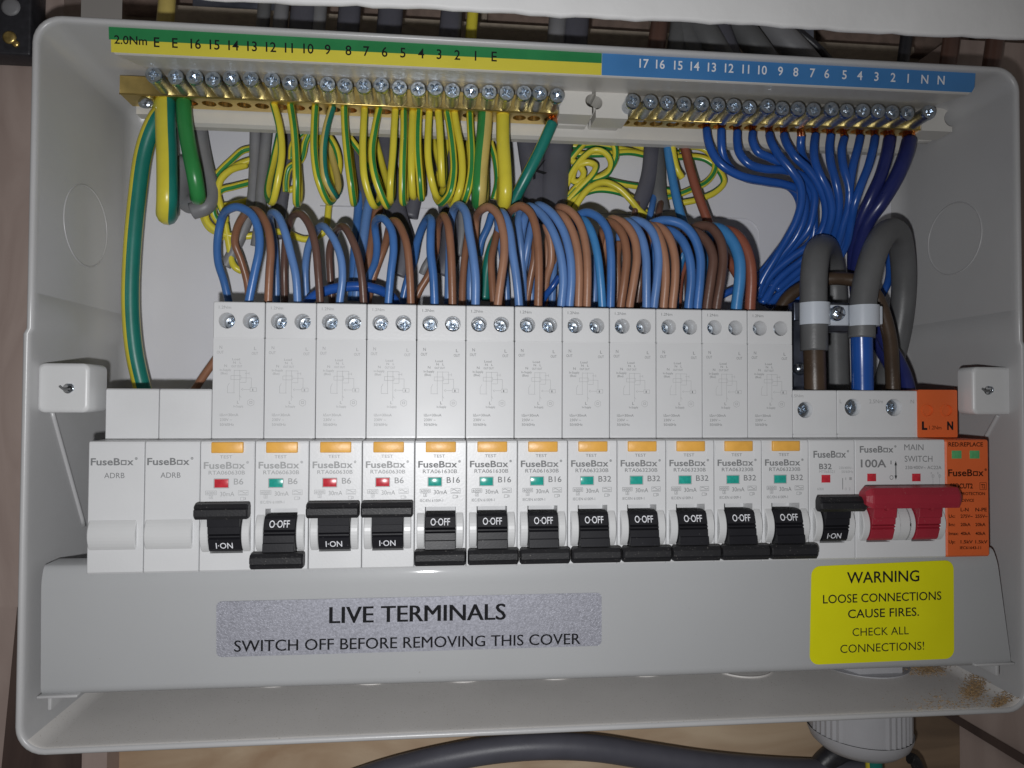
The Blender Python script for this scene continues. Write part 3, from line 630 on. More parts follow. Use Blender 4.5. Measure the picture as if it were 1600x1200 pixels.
# loose spare loops behind
SP = 'spare green and yellow earth cores coiled against the back panel'
coil = [
 ('left outer coil of thin green and yellow core beside the grey cables', [(392, 250, 57), (372, 258, 56), (350, 275, 54), (332, 300, 53), (321, 325, 53), (323, 345, 53), (338, 360, 54), (358, 368, 55), (388, 369, 57), (440, 362, 58), (478, 374, 58), (506, 362, 58), (514, 320, 58), (520, 290, 59)]),
 ('left inner coil of thin green and yellow core beside the grey cables', [(392, 285, 58), (365, 292, 55), (345, 298, 53), (336, 312, 52), (333, 332, 53), (345, 350, 55), (352, 344, 54), (344, 320, 52), (340, 300, 52), (345, 280, 52), (360, 266, 53), (385, 258, 57)]),
 ('outer slack turn of green and yellow core at the far left of the coils', [(392, 232, 59), (378, 236, 58), (362, 250, 57), (340, 272, 56), (326, 296, 55), (318, 315, 55), (317, 335, 55), (327, 356, 56), (345, 366, 57), (352, 372, 58)]),
 ('low slack turn of green and yellow core crossing behind the light grey cables', [(330, 318, 56), (345, 322, 57), (370, 318, 58), (400, 310, 60), (440, 300, 61), (470, 292, 61)]),
 ('cut end of green and yellow core behind the first blue loop', [(352, 348, 54), (356, 372, 55), (360, 395, 56), (362, 408, 56), (368, 418, 56), (378, 424, 57)]),
 ('green and yellow core arching behind the earth wires below number nine', [(447, 300, 57), (447, 280, 56), (452, 262, 55), (470, 250, 54), (478, 220, 53), (490, 200, 52), (512, 194, 52), (535, 203, 51), (556, 228, 50), (580, 262, 50), (598, 295, 51), (608, 318, 53)]),
 ('inner green and yellow loop behind the earth wires below number nine', [(455, 250, 56), (458, 225, 55), (480, 203, 54), (505, 205, 54), (524, 230, 53), (530, 258, 53), (524, 285, 54), (515, 302, 55)]),
 ('short yellow core hanging behind the thick earth wires', [(765, 215, 50), (774, 250, 50), (777, 285, 50), (771, 312, 51)]),
 ('large pale coil of green and yellow core right of the dark grey cables', [(886, 255, 56), (905, 232, 54), (925, 213, 53), (945, 213, 52), (960, 228, 52), (961, 250, 52), (950, 268, 52), (930, 280, 53), (905, 290, 54), (885, 310, 55)]),
 ('second round coil of green and yellow core in the middle of the box', [(885, 290, 55), (893, 270, 54), (910, 247, 53), (930, 234, 52), (947, 240, 51), (955, 255, 51), (950, 270, 51), (935, 278, 52), (912, 284, 53), (893, 300, 55)]),
 ('small tight bend of green and yellow core in the middle coil', [(886, 248, 56), (900, 255, 55), (912, 270, 54), (905, 284, 54), (895, 282, 55), (900, 262, 54), (918, 254, 53), (930, 259, 52), (928, 270, 51), (905, 295, 53), (883, 318, 55)]),
 ('upper green and yellow core running right behind the grey cable', [(888, 225, 59), (930, 226, 58), (970, 233, 58), (1010, 242, 58), (1060, 250, 59)]),
 ('pale green core sloping right along the top of the middle coil', [(895, 210, 60), (935, 211, 60), (975, 220, 60), (1012, 232, 60), (1060, 240, 60)]),
 ('green and yellow core crossing right below the upper coil', [(900, 241, 58), (945, 241, 57), (985, 238, 57), (1030, 247, 58), (1085, 245, 58), (1105, 250, 57), (1125, 268, 56), (1131, 285, 55), (1118, 300, 55), (1090, 312, 56), (1060, 318, 58)]),
 ('lower arch of green and yellow core left of the split grey cable', [(890, 345, 52), (902, 318, 51), (920, 295, 50), (943, 285, 50), (965, 293, 50), (985, 312, 50), (1000, 330, 51), (1020, 345, 52)]),
 ('second lower arch of green and yellow core beneath the first', [(880, 335, 54), (900, 310, 54), (930, 297, 53), (965, 300, 53), (990, 312, 54), (1012, 335, 55)]),
 ('green and yellow core running right beneath the middle coil', [(940, 280, 58), (975, 288, 58), (1010, 293, 59), (1060, 300, 59)]),
 ('big right hand coil of green and yellow core beside the brown core', [(1062, 233, 58), (1085, 229, 57), (1105, 236, 56), (1117, 252, 55), (1115, 270, 55), (1102, 286, 55), (1080, 296, 56), (1060, 304, 57), (1030, 310, 59)]),
 ('green and yellow core passing down between the blue and brown cores', [(1050, 200, 50), (1050, 222, 50), (1053, 245, 49), (1058, 265, 49), (1066, 278, 50)]),
]
for lb, pts in coil:
    wire('earth_wire', lb, 'wire', pts, 1.42, 'yel', SP, ('grn', random.choice((0, 1, 2, 3, 8, 10)), 2), rot=random.uniform(0, 6))
# grey sheathed cables coming down behind
def cable(label, pts, r, k, flat=.55, rot=0): return wire('grey_cable', label, 'cable', pts, r, k, 'grey sheathed cables entering behind the bars', flat=flat, rot=rot, n=14)
cable('light grey cable left of the vertical grey pair, ending behind the blue loop', [(399, 170, 58), (398, 250, 57), (393, 320, 56), (376, 370, 56), (358, 405, 57), (352, 416, 57)], 2.3, 'greyL', 1)
cable('grey cable with black marker marks beside the first', [(420, 170, 57), (414, 235, 56), (408, 300, 55), (406, 345, 55), (400, 385, 56)], 2.3, 'greyL', 1)
cable('dark grey cable behind the bowed earth wire', [(452, 170, 60), (450, 240, 60), (440, 300, 60), (434, 345, 60), (430, 372, 60)], 3.2, 'greyD')
cable('dark grey cable behind the earth wire below number eight', [(553, 170, 60), (556, 240, 60), (566, 290, 60), (568, 330, 60)], 3.3, 'greyD')
cable('wide dark grey flat cable behind the pair below number five', [(601, 170, 59), (602, 240, 59), (612, 300, 58), (622, 345, 56), (632, 380, 56), (628, 415, 56), (622, 430, 56)], 4.6, 'greyD')
cable('dark grey flat cable behind the wires below numbers one and two', [(700, 170, 60), (700, 250, 59), (700, 320, 57), (705, 365, 56), (702, 400, 56), (690, 430, 57)], 4.3, 'greyD')
cable('dark grey cable behind the pair below number four', [(650, 170, 61), (655, 240, 61), (648, 300, 61), (640, 340, 61)], 3.6, 'greyD')
cable('pale grey sheath end between the brown and light blue loops', [(722, 330, 55), (722, 365, 55), (717, 400, 56)], 1.8, 'greyL', 1)
cable('grey flat cable behind the teal wire left of the marked cable', [(822, 175, 58), (830, 240, 57), (838, 300, 55), (834, 345, 54)], 5.6, 'greyD', .5)
kc = cable('dark grey flat cable with a black handwritten K', [(880, 175, 56), (872, 240, 55), (866, 300, 54), (864, 345, 53)], 6.1, 'greyD', .5)
b = MB(); putpx(b, 'K', (833, 281), (855, 270), 22, 51.2, 'blk', .0); o = b.build('handwriting', kc); o.matrix_parent_inverse = Matrix.Translation(-kc.location)
cable('dark grey cable split open into brown, blue and earth cores', [(1019, 190, 56), (1018, 240, 55), (1014, 275, 54), (1005, 305, 53), (994, 330, 53)], 3.7, 'greyD', .6)
cable('right half of the split dark grey sheath', [(1024, 200, 57), (1028, 260, 55), (1030, 300, 54), (1035, 330, 54)], 3.4, 'grey', .6)
cable('grey cable hanging behind the thick green earth wire', [(306, 165, 55), (312, 215, 55), (321, 262, 54), (330, 300, 52), (322, 322, 50), (300, 330, 50)], 3.4, 'greyL', 1)
cable('stub of grey cable behind the second thick earth wire', [(284, 250, 58), (282, 300, 56), (296, 318, 54), (312, 316, 52)], 4.0, 'greyL', 1)
cable('grey cable end behind the fifth breaker loop', [(672, 405, 57), (664, 418, 57), (660, 428, 58)], 1.7, 'greyL', 1)
# tails from split sheath
def core(label, pts, r, k, cat='wire', g=None): return wire('core_wire', label, cat, pts, r, k, g)
core('dark brown core leaving the split grey sheath', [(1012, 262, 58), (1001, 305, 54), (994, 325, 51), (988, 345, 50), (980, 380, 52)], 1.35, 'brnD')
core('short blue core leaving the split grey sheath', [(1026, 285, 59), (1022, 308, 54), (1017, 330, 50), (1013, 350, 50), (1008, 380, 52)], 1.4, 'blue')
core('short brown core beside the blue one at the split sheath', [(1032, 285, 59), (1033, 310, 55), (1030, 330, 50), (1026, 352, 50), (1022, 380, 52)], 1.5, 'brnD')
core('thick sky blue core running straight down under the blue strip', [(1040, 190, 52), (1044, 235, 50), (1052, 285, 48), (1062, 330, 46), (1072, 360, 46), (1085, 420, 50)], 1.9, 'blueS')
core('thick red brown core running down right of the sky blue core', [(1063, 190, 53), (1071, 235, 51), (1086, 290, 48), (1102, 335, 46), (1118, 375, 46), (1140, 410, 48), (1165, 450, 52)], 2.0, 'brnR')
core('sky blue fat core behind the third and fourth breakers', [(583, 290, 58), (574, 330, 55), (567, 380, 54), (560, 430, 55), (556, 470, 56)], 2.0, 'blueP')
core('blue core left of the fat one behind the third breaker', [(562, 300, 60), (558, 350, 58), (553, 410, 57), (550, 470, 57)], 1.9, 'blue')
core('brown core right of the fat blue one behind the fourth breaker', [(594, 300, 59), (586, 350, 57), (577, 400, 56), (572, 470, 57)], 2.3, 'brn')
# ---- loops into the breakers
BL = 'blue and brown wires looping into the breakers'
ordn = ['first', 'second', 'third', 'fourth', 'fifth', 'sixth', 'seventh', 'eighth', 'ninth', 'tenth', 'eleventh', 'twelfth']
def loopw(label, pts, r, k, back=None, ys=None, dx=-14, rise=0):
    """pts run from the breaker up to the crest (px); the strand then goes back and down behind"""
    n_ = len(pts); P = []
    (fx, fy) = pts[0]; P.append((fx+.3*(pts[0][0]-pts[1][0]), fy+22, 21))
    for i, (x, y) in enumerate(pts):
        t = i/(n_-1); P.append((x, y, 20.5-3.5*math.sin(t*math.pi*.7)+10*t*t))
    cx_, cy_ = pts[-1]
    if back is None: back = [(cx_+dx*.5, cy_+10, 40), (cx_+dx, cy_+45, 46), (cx_+dx*1.2, 430, 51), (cx_+dx*1.2, 478, 53)]
    P += back
    return wire('breaker_wire', label, 'wire', P, r, k, BL)
def lab(c, n_, extra=''): return f'{c} wire looping out of the {ordn[n_-1]} breaker{extra}'
loopw(lab('blue', 1, ', round loop'), [(389, 470), (398, 425), (405, 390), (404, 360), (393, 335), (374, 324), (360, 326)], 1.55, 'blue', [(347, 340, 36), (340, 375, 40), (341, 410, 44), (350, 440, 48), (358, 475, 51)])
loopw(lab('brown', 1), [(419, 470), (421, 425), (423, 390), (418, 355), (407, 334), (396, 328)], 1.5, 'brn', [(383, 335, 38), (371, 355, 44), (367, 380, 48), (376, 405, 50), (386, 440, 52), (390, 475, 53)])
loopw(lab('blue', 2), [(465, 470), (462, 430), (454, 395), (445, 362), (436, 340), (427, 332)], 1.5, 'blueP', [(422, 345, 40), (428, 380, 46), (431, 430, 50), (432, 475, 52)])
loopw(lab('dark brown', 2), [(500, 470), (497, 425), (493, 385), (484, 353), (472, 336), (463, 334)], 1.45, 'brnD', [(454, 345, 38), (447, 370, 44), (444, 420, 50), (445, 475, 52)])
loopw(lab('blue', 3), [(531, 470), (535, 435), (533, 405), (524, 378), (512, 360), (503, 353)], 1.45, 'blueP', [(492, 365, 38), (482, 385, 44), (477, 420, 49), (479, 475, 52)])
loopw(lab('dark brown', 3), [(568, 470), (565, 430), (558, 395), (548, 370), (539, 356), (532, 354)], 1.45, 'brnD', [(524, 365, 40), (515, 390, 46), (516, 430, 50), (519, 475, 52)])
loopw(lab('deep blue', 4), [(607, 470), (611, 425), (615, 390), (612, 360), (601, 343), (592, 341)], 1.5, 'blue', [(586, 352, 36), (589, 385, 42), (586, 410, 46), (576, 435, 49), (570, 475, 52)])
loopw(lab('brown', 4), [(642, 470), (640, 425), (636, 385), (629, 362), (620, 347), (612, 346)], 1.5, 'brn', [(607, 360, 40), (601, 385, 46), (590, 415, 49), (580, 445, 51), (575, 475, 53)])
loopw(lab('blue', 5), [(679, 472), (677, 430), (673, 395), (673, 365), (674, 345), (670, 341)], 1.6, 'blue', [(660, 355, 36), (652, 378, 42), (646, 410, 48), (636, 440, 51), (628, 475, 53)])
loopw(lab('brown', 5), [(707, 472), (706, 425), (704, 385), (700, 352), (694, 338), (690, 340)], 1.55, 'brn', [(684, 355, 38), (681, 390, 45), (672, 425, 50), (655, 455, 52), (645, 480, 53)])
core('brown strand standing up behind the fifth and sixth breakers', [(722, 482, 40), (723, 440, 40), (727, 395, 41), (731, 365, 44), (733, 345, 48)], 1.45, 'brn')
core('blue strand just behind the light blue loop of the sixth breaker', [(735, 482, 48), (735, 440, 46), (737, 400, 47), (741, 370, 50)], 1.6, 'blueP')
loopw(lab('light blue', 6), [(743, 474), (743, 435), (739, 398), (733, 362), (728, 333), (719, 321)], 1.7, 'blueP', [(709, 328, 38), (704, 350, 44), (702, 400, 50), (700, 475, 53)])
loopw(lab('brown', 6), [(778, 474), (783, 435), (788, 395), (786, 362), (778, 336), (765, 324), (755, 326)], 1.65, 'brnP', [(744, 342, 40), (742, 365, 44), (741, 400, 48), (738, 475, 52)])
core('brown strand rising behind the sixth breaker loop', [(772, 482, 38), (769, 440, 38), (768, 405, 39), (774, 375, 42), (779, 350, 46)], 1.5, 'brn')
core('blue strand slanting behind the brown loop of the sixth breaker', [(768, 335, 52), (762, 355, 52), (752, 378, 53), (748, 400, 54)], 1.6, 'blue')
loopw(lab('light blue', 7), [(811, 476), (807, 435), (801, 395), (796, 360), (790, 340), (784, 332)], 1.65, 'blueP', [(778, 345, 40), (784, 390, 47), (790, 440, 51), (792, 478, 53)])
loopw(lab('brown', 7), [(841, 475), (842, 430), (841, 390), (837, 355), (828, 332), (814, 322), (803, 326)], 1.65, 'brn', [(793, 340, 40), (790, 370, 46), (788, 430, 51), (786, 478, 53)])
core('blue strand behind the light blue loop of the seventh breaker', [(812, 330, 45), (810, 350, 42), (814, 390, 42), (817, 430, 45), (818, 478, 48)], 1.6, 'blueP')
core('second blue strand slanting behind the seventh breaker', [(832, 345, 44), (826, 375, 42), (820, 410, 44), (814, 440, 47), (810, 478, 50)], 1.55, 'blueP')
core('brown strand slanting behind the seventh breaker', [(836, 350, 47), (835, 400, 44), (828, 440, 46), (822, 478, 49)], 1.5, 'brn')
core('brown strand curving in behind the eighth breaker', [(852, 350, 40), (860, 375, 40), (861, 410, 42), (854, 435, 45), (850, 478, 49)], 1.6, 'brnP')
core('short blue strand crossing low behind the eighth breaker', [(874, 432, 42), (862, 450, 43), (850, 466, 46), (845, 482, 48)], 1.4, 'blueN')
core('blue strand low behind the eighth breaker', [(866, 400, 50), (864, 440, 50), (862, 482, 51)], 1.6, 'blueP')
def pair(n_, col, k, a, b_, r, k2=None, col2=None):
    loopw(lab(col, n_, ', left of its pair'), a, r, k)
    loopw(lab(col2 or col, n_, ', right of its pair'), b_, r, k2 or k, dx=-10)
pair(8, 'light blue', 'blueP', [(877, 477), (880, 435), (875, 395), (862, 358), (846, 335), (829, 323)], [(890, 477), (893, 435), (890, 395), (879, 358), (861, 332), (843, 321)], 1.65)
pair(8, 'brown', 'brnP', [(904, 476), (905, 430), (902, 390), (893, 358), (880, 338), (870, 334)], [(917, 476), (918, 430), (916, 390), (907, 352), (892, 331), (876, 324)], 1.6)
loopw(lab('sky blue', 9, ', left one'), [(941, 477), (938, 435), (933, 395), (924, 362), (914, 346), (905, 342)], 1.6, 'blueS')
loopw(lab('deeper blue', 9, ', right one'), [(954, 477), (955, 430), (954, 390), (949, 360), (936, 341), (918, 332), (904, 336)], 1.65, 'blue')
loopw(lab('dark brown', 9, ', left one'), [(970, 477), (976, 435), (979, 400), (974, 370), (962, 352), (950, 347)], 1.65, 'brn')
loopw(lab('light brown', 9, ', right one'), [(984, 477), (991, 435), (995, 400), (990, 370), (976, 350), (958, 342)], 1.65, 'brnP')
core('brown strand behind the ninth breaker', [(968, 378, 42), (964, 400, 42), (965, 440, 44), (964, 480, 47)], 1.6, 'brn')
core('low blue strand behind the ninth breaker', [(930, 400, 50), (930, 440, 48), (928, 482, 49)], 1.6, 'blueP')
core('dark brown strand low behind the tenth breaker', [(1003, 415, 46), (1000, 440, 46), (995, 482, 49)], 1.5, 'brnD')
pair(10, 'light blue', 'blueP', [(1010, 477), (1010, 435), (1009, 400), (1002, 370), (990, 352), (978, 346)], [(1022, 477), (1027, 435), (1029, 400), (1022, 368), (1008, 350), (990, 344)], 1.65)
pair(10, 'brown', 'brnP', [(1037, 477), (1040, 435), (1038, 400), (1031, 372), (1022, 356), (1012, 352)], [(1051, 477), (1055, 435), (1054, 400), (1046, 372), (1034, 357), (1020, 352)], 1.65)
core('sky blue strand slanting behind the eleventh breaker', [(1072, 375, 45), (1066, 400, 44), (1060, 425, 47), (1056, 482, 50)], 1.7, 'blueS')
core('thin red brown strand behind the eleventh breaker', [(1072, 410, 47), (1064, 435, 47), (1060, 482, 50)], 1.3, 'brnR')
pair(11, 'blue', 'blue', [(1076, 477), (1080, 435), (1077, 403), (1066, 376), (1050, 362), (1036, 359)], [(1090, 477), (1094, 435), (1094, 400), (1084, 370), (1066, 351), (1040, 344), (1022, 348)], 1.75)
pair(11, 'dark brown', 'brnD', [(1105, 477), (1111, 435), (1114, 403), (1106, 380), (1090, 364), (1074, 361)], [(1120, 477), (1127, 435), (1130, 400), (1124, 372), (1108, 354), (1088, 354)], 1.85)
loopw(lab('thick sky blue', 12), [(1151, 477), (1156, 435), (1155, 405), (1146, 380), (1130, 361), (1116, 356)], 2.25, 'blueS')
loopw(lab('thick red brown', 12), [(1172, 477), (1174, 435), (1171, 405), (1161, 380), (1146, 364), (1130, 360)], 2.15, 'brnR')
wire('jumper_wire', 'glossy bright blue wire lying across behind the third and fourth breakers', 'wire', [(470, 486, 36), (488, 465, 34), (510, 454, 33), (540, 448, 32), (570, 448, 32), (595, 454, 34), (614, 466, 37), (622, 484, 40)], 1.95, 'blueN')
wire('brown_lead', 'brown wire slanting up between the left blanks and the first breaker', 'wire', [(300, 615, 50), (318, 588, 49), (338, 560, 48)], 1.6, 'brn')
# ---- neutral wires
NG = 'blue neutral wires fanning down from the neutral bar'
def neu(label, pts, r=1.72, k='blueN', cu=4.6):
    P = [(x, y, Y) for x, y, Y in pts]
    if cu: P[0] = (P[0][0], P[0][1]+5, P[0][2])
    return wire('neutral_wire', label, 'wire', P, r, k, NG, cu=cu)
nl = 'deep blue neutral wire under number %s of the blue strip'
neu('leftmost deep blue neutral wire, sweeping low to the right', [(1104, 197, 36), (1106, 218, 34), (1114, 240, 33), (1128, 258, 32), (1155, 274, 32), (1190, 282, 32), (1225, 288, 33), (1252, 300, 35), (1258, 330, 39), (1245, 368, 44), (1220, 400, 48), (1192, 432, 51), (1165, 470, 53)])
neu(nl % 'twelve', [(1127, 198, 36), (1127, 220, 35), (1129, 240, 36), (1140, 262, 38), (1165, 278, 40), (1200, 285, 41), (1235, 293, 42), (1250, 320, 44), (1238, 360, 47), (1212, 398, 50), (1188, 428, 53), (1160, 455, 55)])
neu(nl % 'eleven', [(1152, 201, 36), (1152, 222, 34), (1156, 240, 32), (1170, 256, 31), (1195, 264, 31), (1225, 266, 32), (1255, 276, 34), (1272, 300, 37), (1270, 335, 41), (1262, 360, 44), (1240, 385, 47), (1205, 415, 50), (1175, 450, 53)])
neu(nl % 'ten', [(1176, 203, 36), (1176, 220, 34), (1184, 237, 33), (1202, 246, 33), (1226, 258, 33), (1248, 278, 35), (1266, 305, 39), (1272, 340, 43), (1268, 375, 46), (1230, 408, 50), (1195, 440, 53)])
neu(nl % 'nine', [(1202, 205, 36), (1206, 224, 32), (1218, 244, 30), (1236, 266, 29), (1250, 288, 30), (1252, 315, 33), (1244, 345, 37), (1230, 372, 41), (1212, 402, 46), (1190, 440, 51), (1180, 470, 53)])
neu(nl % 'eight', [(1225, 206, 36), (1229, 224, 33), (1242, 245, 31), (1262, 264, 31), (1280, 290, 32), (1290, 320, 35), (1288, 350, 39), (1272, 378, 43), (1240, 400, 47), (1205, 430, 51), (1185, 465, 53)])
neu(nl % 'seven', [(1252, 208, 36), (1251, 226, 37), (1254, 244, 40), (1266, 262, 43), (1290, 285, 44), (1305, 315, 45), (1300, 350, 46), (1284, 380, 48), (1250, 410, 51), (1210, 445, 53), (1190, 475, 54)])
neu(nl % 'six', [(1274, 206, 36), (1272, 228, 33), (1273, 250, 31), (1282, 275, 30), (1294, 300, 31), (1300, 330, 34), (1294, 358, 38), (1282, 384, 43), (1255, 405, 48), (1215, 438, 52), (1195, 472, 54)])
neu(nl % 'five', [(1298, 207, 36), (1296, 230, 34), (1298, 255, 32), (1306, 285, 31), (1311, 315, 33), (1308, 345, 37), (1300, 372, 42), (1285, 395, 46), (1250, 422, 50), (1212, 455, 53)])
neu(nl % 'four', [(1319, 211, 36), (1315, 235, 33), (1318, 262, 31), (1326, 290, 31), (1327, 320, 33), (1318, 350, 37), (1310, 378, 41), (1300, 398, 45), (1262, 425, 50), (1225, 452, 53), (1200, 480, 54)])
neu(nl % 'three', [(1344, 209, 36), (1340, 232, 33), (1333, 258, 31), (1328, 290, 31), (1326, 320, 33), (1320, 345, 37), (1312, 385, 43), (1298, 410, 48), (1262, 440, 52), (1225, 470, 54)])
neu(nl % 'two', [(1367, 210, 36), (1364, 232, 32), (1356, 262, 30), (1345, 290, 29), (1335, 320, 31), (1329, 350, 36), (1322, 382, 42), (1305, 410, 47), (1270, 445, 52), (1235, 478, 54)])
neu('thin bright blue wire glimpsed between the big grey loops', [(1386, 392, 55), (1390, 420, 54), (1386, 445, 53), (1376, 465, 54), (1366, 495, 55)], 1.6, cu=None)
neu('navy neutral wire, the left of the two thick dark ones', [(1390, 212, 36), (1386, 240, 33), (1376, 275, 32), (1360, 310, 34), (1344, 345, 39), (1334, 385, 46), (1334, 430, 52), (1346, 480, 55), (1366, 530, 52), (1392, 575, 44), (1412, 620, 36)], 2.55, 'navy')
neu('navy neutral wire, the rightmost and thickest of all', [(1421, 214, 36), (1414, 245, 32), (1399, 280, 30), (1378, 315, 32), (1357, 345, 37), (1343, 385, 44), (1338, 430, 51), (1342, 480, 56), (1350, 520, 58)], 3.1, 'navy')
core('deep blue wire emerging low right of the twelfth breaker', [(1118, 468, 52), (1135, 458, 50), (1155, 450, 50), (1180, 446, 51), (1210, 440, 53)], 1.6, 'blueN')

# ---- heavy tails on the right with saddle clamps
TG = 'thick grey meter tails arching into the main switch'
t1 = wire('meter_tail', 'shorter thick grey tail cable with a brown inner core', 'cable', [(1272, 548, 19), (1272, 515, 19), (1271, 470, 19.5), (1272, 425, 20.5), (1276, 398, 24), (1284, 386, 32), (1293, 392, 42), (1300, 415, 50), (1304, 450, 54), (1306, 520, 54), (1308, 620, 52)], 5.15, 'grey', TG, n=24)
t2 = wire('meter_tail', 'taller thick grey tail cable arching over to the right with a blue inner core', 'cable', [(1346, 528, 17), (1347, 495, 17), (1350, 460, 17.5), (1358, 420, 18.5), (1370, 385, 21), (1386, 362, 26), (1402, 366, 34), (1410, 400, 42), (1412, 450, 48), (1406, 510, 52), (1392, 570, 54), (1375, 625, 54)], 5.0, 'grey', TG, n=24)
def kid(mb, name, parent): o = mb.build(name, parent); o.matrix_parent_inverse = Matrix.Translation(-parent.location); return o
b = MB(); b.tube([at(1272, 540, 19.5), at(1273, 575, 19), at(1274, 620, 19)], 4.15, 'choc', 20); kid(b, 'brown_core', t1)
b = MB(); b.tube([at(1346, 515, 17), at(1347, 560, 18), at(1348, 620, 18)], 4.05, 'blueN', 20); kid(b, 'blue_core', t2)
wire('link_wire', 'dark chocolate brown wire arching behind the two thick grey tails', 'wire', [(1205, 520, 50), (1218, 485, 48), (1234, 462, 44), (1262, 445, 38), (1292, 436, 34), (1322, 436, 32), (1348, 443, 30), (1368, 462, 29), (1382, 495, 27), (1391, 535, 25), (1394, 580, 23), (1396, 625, 22)], 2.75, 'choc', n=16)
wire('link_wire', 'dark navy wire slanting behind the brown arch to the main switch', 'wire', [(1372, 500, 42), (1382, 530, 38), (1400, 560, 34), (1414, 590, 30), (1422, 625, 27)], 2.9, 'navy', n=16)
sd = empty('cable_saddle', at(1312, 490, 20)); tag(sd, 'pale translucent double saddle clamp screwed across the two thick grey tails', 'cable clamp')
def sb(mb, name): o = mb.build(name, sd); o.location = -sd.location; return o
def strap(c, r, py0, py1, ext, side):
    b = MB(); A = at(c[0], py0, c[1]); B_ = at(c[0], py1, c[1]); z1, z0 = A.z, B_.z; pts = []
    for i in range(19):
        a = math.radians(180+180*i/18); pts.append((A.x+r*math.cos(a), c[1]+r*math.sin(a)))
    if side == 'r': pts.append((A.x+r+ext, c[1]+.5)); inner = [(p_[0], p_[1]) for p_ in pts]
    pin = [(A.x+(p_[0]-A.x)*.86, c[1]+(p_[1]-c[1])*.86) for p_ in pts]
    ol = pts+pin[::-1]; n_ = len(ol)
    b.add([(x, y, z0) for x, y in ol]+[(x, y, z1) for x, y in ol], [[i, (i+1) % n_, n_+(i+1) % n_, n_+i] for i in range(n_)], 'clamp', True)
    m_ = len(pts)
    for zz in (0, n_): b.add([(x, y, z0 if zz == 0 else z1) for x, y in ol], [[i, i+1, n_-2-i, n_-1-i] for i in range(m_-1)], 'clamp')
    return b
sb(strap((1271, 19.3), 6.1, 474, 508, 0, 'c'), 'strap'); sb(strap((1348, 17.1), 6.0, 478, 510, 0, 'c'), 'strap')
A, B_ = at(1290, 476, 18), at(1328, 509, 18); b = MB(); b.box(A.x-.5, B_.x+.5, 17.5, 19.6, B_.z, A.z, 'clamp', .5); sb(b, 'strap_web')
A, B_ = at(1366, 479, 18), at(1374, 508, 18); b = MB(); b.box(A.x-1, B_.x, 15.5, 19, B_.z, A.z, 'clamp', .5); sb(b, 'strap_ear')
p = at(1312, 489, 14.5); b = MB(); b.lathe([(.01, -.4), (1.5, -.2), (2.6, .5), (3.0, 1.4), (3.0, 3.2)], 'zinc', 24)
for a in (0, 1.5708):
    b.box(-1.9*math.cos(a)-.28, 1.9*math.cos(a)+.28, -.5, .4, -1.9*math.sin(a)-.28, 1.9*math.sin(a)+.28, 'rail')
o = b.build('clamp_screw', sd); o.location = p*S-sd.location; o.rotation_euler = (0, .5, 0)
# steel bracket behind
br = MB(); A, B_ = at(1236, 500, 33), at(1264, 640, 33)
br.box(A.x, B_.x, 33, 35, B_.z, A.z, 'rail', .5); A, B_ = at(1232, 474, 40), at(1332, 521, 40); br.box(A.x, B_.x, 35.3, 41, B_.z, A.z, 'rail', .5)
brk = tag(br.build('clamp_bracket', None, A), 'galvanised steel bracket behind the two thick tails', 'bracket')
p = at(1250, 576, 32); b = MB(); b.lathe([(.01, -1.5), (1.6, -1.2), (2.7, 0), (2.7, 1)], 'zinc', 20, tuple(p)); kid(b, 'rivet', brk)
b = MB(); b.box(-2, 320, 50, 57, -38, -3, 'rail', .6); tag(b.build('din_rail'), 'steel rail behind the row of breakers', 'rail')

